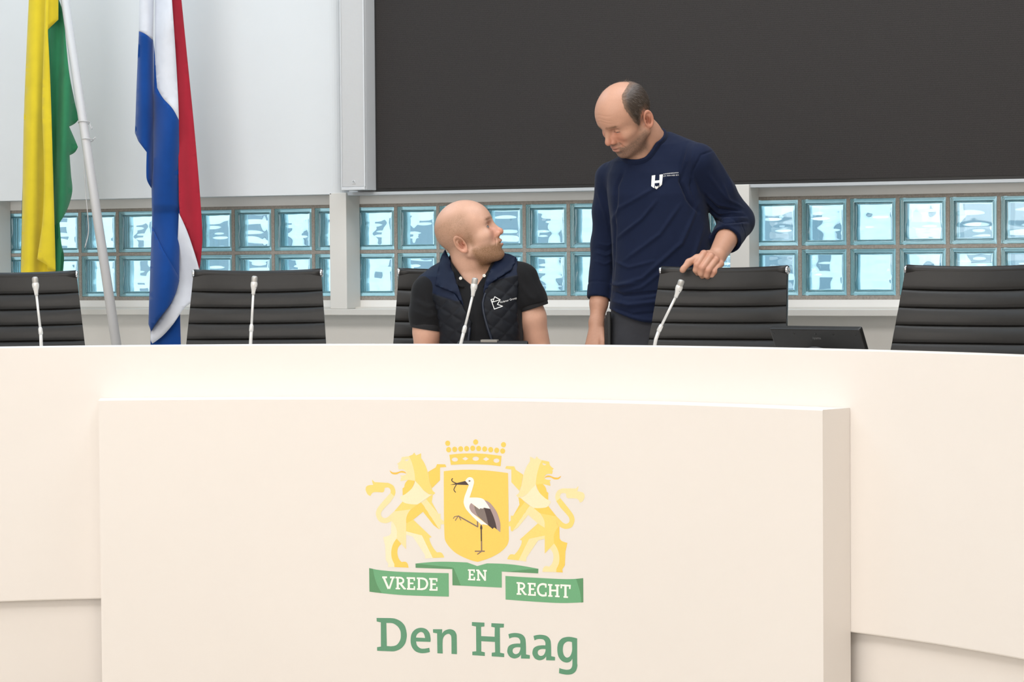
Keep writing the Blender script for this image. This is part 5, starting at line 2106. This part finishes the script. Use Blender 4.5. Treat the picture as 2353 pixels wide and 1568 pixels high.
# --- quilted vest with navy yoke
uL = px_lim(FB, [(948, 560), (950, 600), (955, 648), (966, 660), (984, 676), (998, 694), (1006, 715), (1011, 750), (1014, 800), (1012, 1060)])
uR = px_lim(FB, [(1188, 560), (1189, 600), (1193, 640), (1188, 690), (1191, 740), (1197, 800), (1200, 1060)])
OPEN = np.array([p(x, y, 0)[:2] for x, y in ((1036, 560), (1160, 560), (1128, 640), (1112, 672), (1106, 700), (1112, 730), (1120, 758), (1132, 800), (1150, 1080), (1060, 1080), (1080, 800), (1085, 740), (1068, 706), (1048, 676), (1036, 620))])


def vest(P):
    d = torso2(P) - .011
    d = si(d, uL(P) - P[:, 0], .006)
    d = si(d, P[:, 0] - uR(P), .006)
    d = np.maximum(d, f32(.585) - P[:, 1])
    front = P[:, 2] > -.01
    op = poly_sdf(P[:, :2].astype(float), OPEN)
    d = np.where(front, si(d, -op, .005), d)
    d = np.maximum(d, -(torso2(P) - .001))
    return ss(d, neck2(P) - .010, .006)


def yoke(V):
    """1 on the plain navy yoke, 0 on the quilting"""
    q_ = np.array([p(x, y, 0)[:2] for x, y in ((930, 648), (959, 656), (1002, 676), (1046, 690), (1090, 690), (1124, 652), (1150, 641), (1191, 631), (1220, 628))])
    lim = np.interp(V[:, 0], q_[:, 0], q_[:, 1])
    return np.clip((V[:, 1] - lim) / .004 + .5, 0, 1)


YK, QL = np.array(lin('#0e1930')), np.array(lin('#14161c'))


def quilt(V):
    a, b = math.radians(32), math.radians(-48)
    s = .040
    t1 = (V[:, 0] * math.sin(a) + V[:, 1] * math.cos(a)) / s
    t2 = (V[:, 0] * math.sin(b) + V[:, 1] * math.cos(b)) / (s * 1.15)
    d1 = np.abs(t1 - np.round(t1))
    d2 = np.abs(t2 - np.round(t2))
    return np.minimum(d1, d2)


def v_disp(V, N):
    y = yoke(V)
    qd = quilt(V)
    k = (1 - y) * np.clip((N[:, 2] + .3) * 2, 0, 1)
    V = V + N * (k * (.0042 * np.clip(qd / .30, 0, 1) ** .6 - .002) + .0012 * vnoise(V, 80, 5))[:, None]
    ed = np.exp(-((y - .5) / .35) ** 2)
    return V - N * (ed * .0015)[:, None]


def v_col(V):
    y = yoke(V)[:, None]
    return (YK * y + QL * (1 - y)) * (1 + .08 * vnoise(V, 500, 5))[:, None]


vo_, VV, VF = part_mesh('quilted_vest', FB, sit, vest, (-.30, .57, -.22), (.30, 1.24, .22), .0034, M_cloth_q, v_col, 1, v_disp)


def flap(name, pts, fr, root, parent, m, th=.007, step=4.0, col=None, bulge=.006):
    """stiff cloth flap: outline (px, py, w) corners; depth interpolated, with thickness"""
    L = np.array([(a[0], a[1]) for a in pts], float)
    W = np.array([a[2] for a in pts], float)
    v, f = fill([L], step)
    out = []
    dB, _ = line_dist(v, np.concatenate([L, L[:1]]))
    for i, (x, y) in enumerate(v):
        d = np.linalg.norm(L - [x, y], axis=1) + .5
        k = 1 / d ** 2
        w_ = (k * W).sum() / k.sum() + bulge * min(1, dB[i] / 10)
        out.append(fr.px(x, y, w_))
    A = np.array(out)
    B = A.copy()
    B[:, 2] -= th
    n = len(A)
    F0 = [t if np.cross(v[t[1]] - v[t[0]], v[t[2]] - v[t[0]]) < 0 else t[::-1] for t in f.tolist()]
    cnt = {(t[k], t[(k + 1) % 3]) for t in F0 for k in range(3)}
    side = [(e[0], n + e[0], n + e[1], e[1]) for e in cnt if (e[1], e[0]) not in cnt]
    V = np.concatenate([A, B])
    C = np.tile(col, (len(V), 1)) * (1 + .06 * vnoise(V, 500, 5))[:, None]
    return mesh_obj(name, place(V, fr, root), F0 + [[n + i for i in t[::-1]] for t in F0] + side, m, parent, True, C)


def C2(pts):
    """smooth a (px, py, w) outline"""
    a = spline([(x, y, 1) if k else (x, y) for x, y, w_, k in pts])
    s = spline([(i, w_) for i, (x, y, w_, k) in enumerate(pts)])
    # carry w by nearest control points
    P2 = np.array([(x, y) for x, y, w_, k in pts], float)
    out = []
    for q_ in a:
        d = np.linalg.norm(P2 - q_, axis=1) + .01
        kk = 1 / d ** 3
        out.append((q_[0], q_[1], float((kk * np.array([w_ for x, y, w_, k in pts])).sum() / kk.sum())))
    return out


flap('collar_flap', C2([(1023, 573, .0, 0), (1013, 592, .03, 1), (1006, 620, .06, 1), (1002, 640, .08, 1), (999, 655, .09, 0), (1020, 664, .115, 1), (1042, 672, .13, 0), (1056, 690, .135, 0), (1067, 708, .135, 0), (1058, 675, .125, 1), (1046, 640, .105, 1), (1036, 605, .06, 1)]),
     FB, sit, vo_, M_cloth_q, col=YK)
flap('collar_flap', C2([(1153, 582, -.02, 0), (1170, 584, .0, 1), (1187, 592, .03, 0), (1182, 607, .06, 1), (1174, 621, .085, 0), (1152, 635, .11, 1), (1134, 646, .125, 0), (1120, 662, .13, 0), (1111, 676, .132, 0), (1113, 655, .125, 1), (1122, 630, .10, 1), (1136, 604, .05, 1)]),
     FB, sit, vo_, M_cloth_q, col=YK)
# piping along the open front, zip side and collar edges
bvh2 = BVHTree.FromPolygons([tuple(v) for v in VV], [tuple(int(i) for i in f) for f in VF])


def on_vest(x, y, dw=.002):
    hit = bvh2.ray_cast(Vector(p(x, y, .35)), Vector((0, 0, -1)), .8)
    w_ = hit[0][2] if hit[0] is not None else .13
    return p(x, y, w_ + dw)


for L_ in ([(1113, 674), (1108, 690, 1), (1107, 705, 1), (1111, 728, 1), (1119, 756, 1), (1131, 792), (1142, 830)], [(1064, 706), (1076, 724, 1), (1082, 745, 1), (1080, 770, 1), (1077, 800)]):
    path = spline(L_, False)
    sgn = 2.5 if L_[0][0] > 1090 else -2.5
    W3 = np.array([on_vest(x + sgn, y) for x, y in path])
    for _k in range(6):
        W3[1:-1] = W3[1:-1] * .5 + .25 * (W3[2:] + W3[:-2])
    mb = MB().tube([Vector(q_) for q_ in place(W3, FB, sit)], .0042, 10)
    mb.build('piping', mat('piping_navy', '#121b2c', .5), vo_)
# ribbed sleeve bands of the polo
for (x, y, w_), (dx, dy), r_ in (((983.5, 750, .031), (-.16, 1), .0612), ((1219.5, 702.5, .03), (.30, 1), .0592)):
    c = FB.world([p(x, y, w_)])[0] - np.array(sit.location)
    ax_ = Vector(np.array(UX) * dx * -1 + np.array([0, 0, dy]))
    T = Matrix.Translation(c) @ ax_.to_track_quat('Z', 'Y').to_matrix().to_4x4()
    MB().lathe([(r_ - .004, -.011), (r_ + .001, -.0115), (r_ + .0022, -.009), (r_ + .0028, .006), (r_ + .0012, .0105), (r_ - .003, .011)], 48, T).build('sleeve_band', mat('polo_rib', '#17171a', .85, bump=(900, .4, .001)), po)
# polo collar leaves and buttons
flap('collar_leaf', C2([(1034, 598, .045, 0), (1044, 612, .07, 1), (1056, 628, .085, 1), (1072, 650, .10, 0), (1066, 662, .112, 0), (1052, 656, .112, 1), (1042, 634, .095, 1)]), FB, sit, po, M_cloth_c, th=.004, col=BLACK, bulge=.002)
flap('collar_leaf', C2([(1124, 612, .05, 0), (1118, 628, .08, 1), (1104, 648, .10, 0), (1110, 660, .112, 0), (1122, 642, .10, 1)]), FB, sit, po, M_cloth_c, th=.004, col=BLACK, bulge=.002)
for x, y, w_ in ((1058.5, 640, .108), (1112.5, 634, .106)):
    c = FB.world([p(x, y, w_)])[0] - np.array(sit.location)
    T = Matrix.Translation(c) @ Vector((UW[0], UW[1], .2)).to_track_quat('Z', 'Y').to_matrix().to_4x4()
    MB().lathe([(0, .001), (.0025, .001), (.0028, .003), (.0055, .003), (.0058, .0012), (.0055, -.001), (0, -.001)], 16, T).build('button', M_butt, po)
# vest print
K7 = crop(1115, 670, 26.14)
segs = [[(345, 490), (490, 452)], [(345, 480), (552, 1075)], [(535, 1065), (1060, 880)], [(1045, 890), (715, 770)], [(725, 785), (905, 490)], [(905, 500), (565, 315)], [(575, 310), (435, 650)], [(420, 640), (890, 505)]]
decal_on('vest_logo', FB, sit, vo_, VV, VF, [[thick_line(K7(s_, closed=False), 1.7)] for s_ in segs], M_white, .0035)
decal_on('vest_lettering', FB, sit, vo_, VV, VF, [text_px('Krämer Groep', 1150.6, 697.0, 1187.8, 686.8, 6.4)], M_white, .0035)

# --- trousers and shoes, under the desk
part_mesh('trousers', FB, sit, lambda P: legs2(P), (-.26, .04, -.22), (.30, .70, .52), .009, M_cloth_c, lambda V: np.array(lin('#23262e')) * (1 + .08 * vnoise(V, 400, 3))[:, None])
for x in (1050, 1160):
    u_ = p(x, 900, 0)[0] + (.03 if x > 1100 else -.03)
    part_mesh('shoe', FB, sit, lambda P: np.maximum(su(s_ell(P, (u_, .055, .42), (.045, .05, .12)), s_ell(P, (u_, .07, .35), (.042, .06, .06)), .03), .002 - P[:, 1]),
              (u_ - .08, -.01, .25), (u_ + .08, .15, .58), .007, M_blk, lambda V: np.zeros((len(V), 3)) + .02)
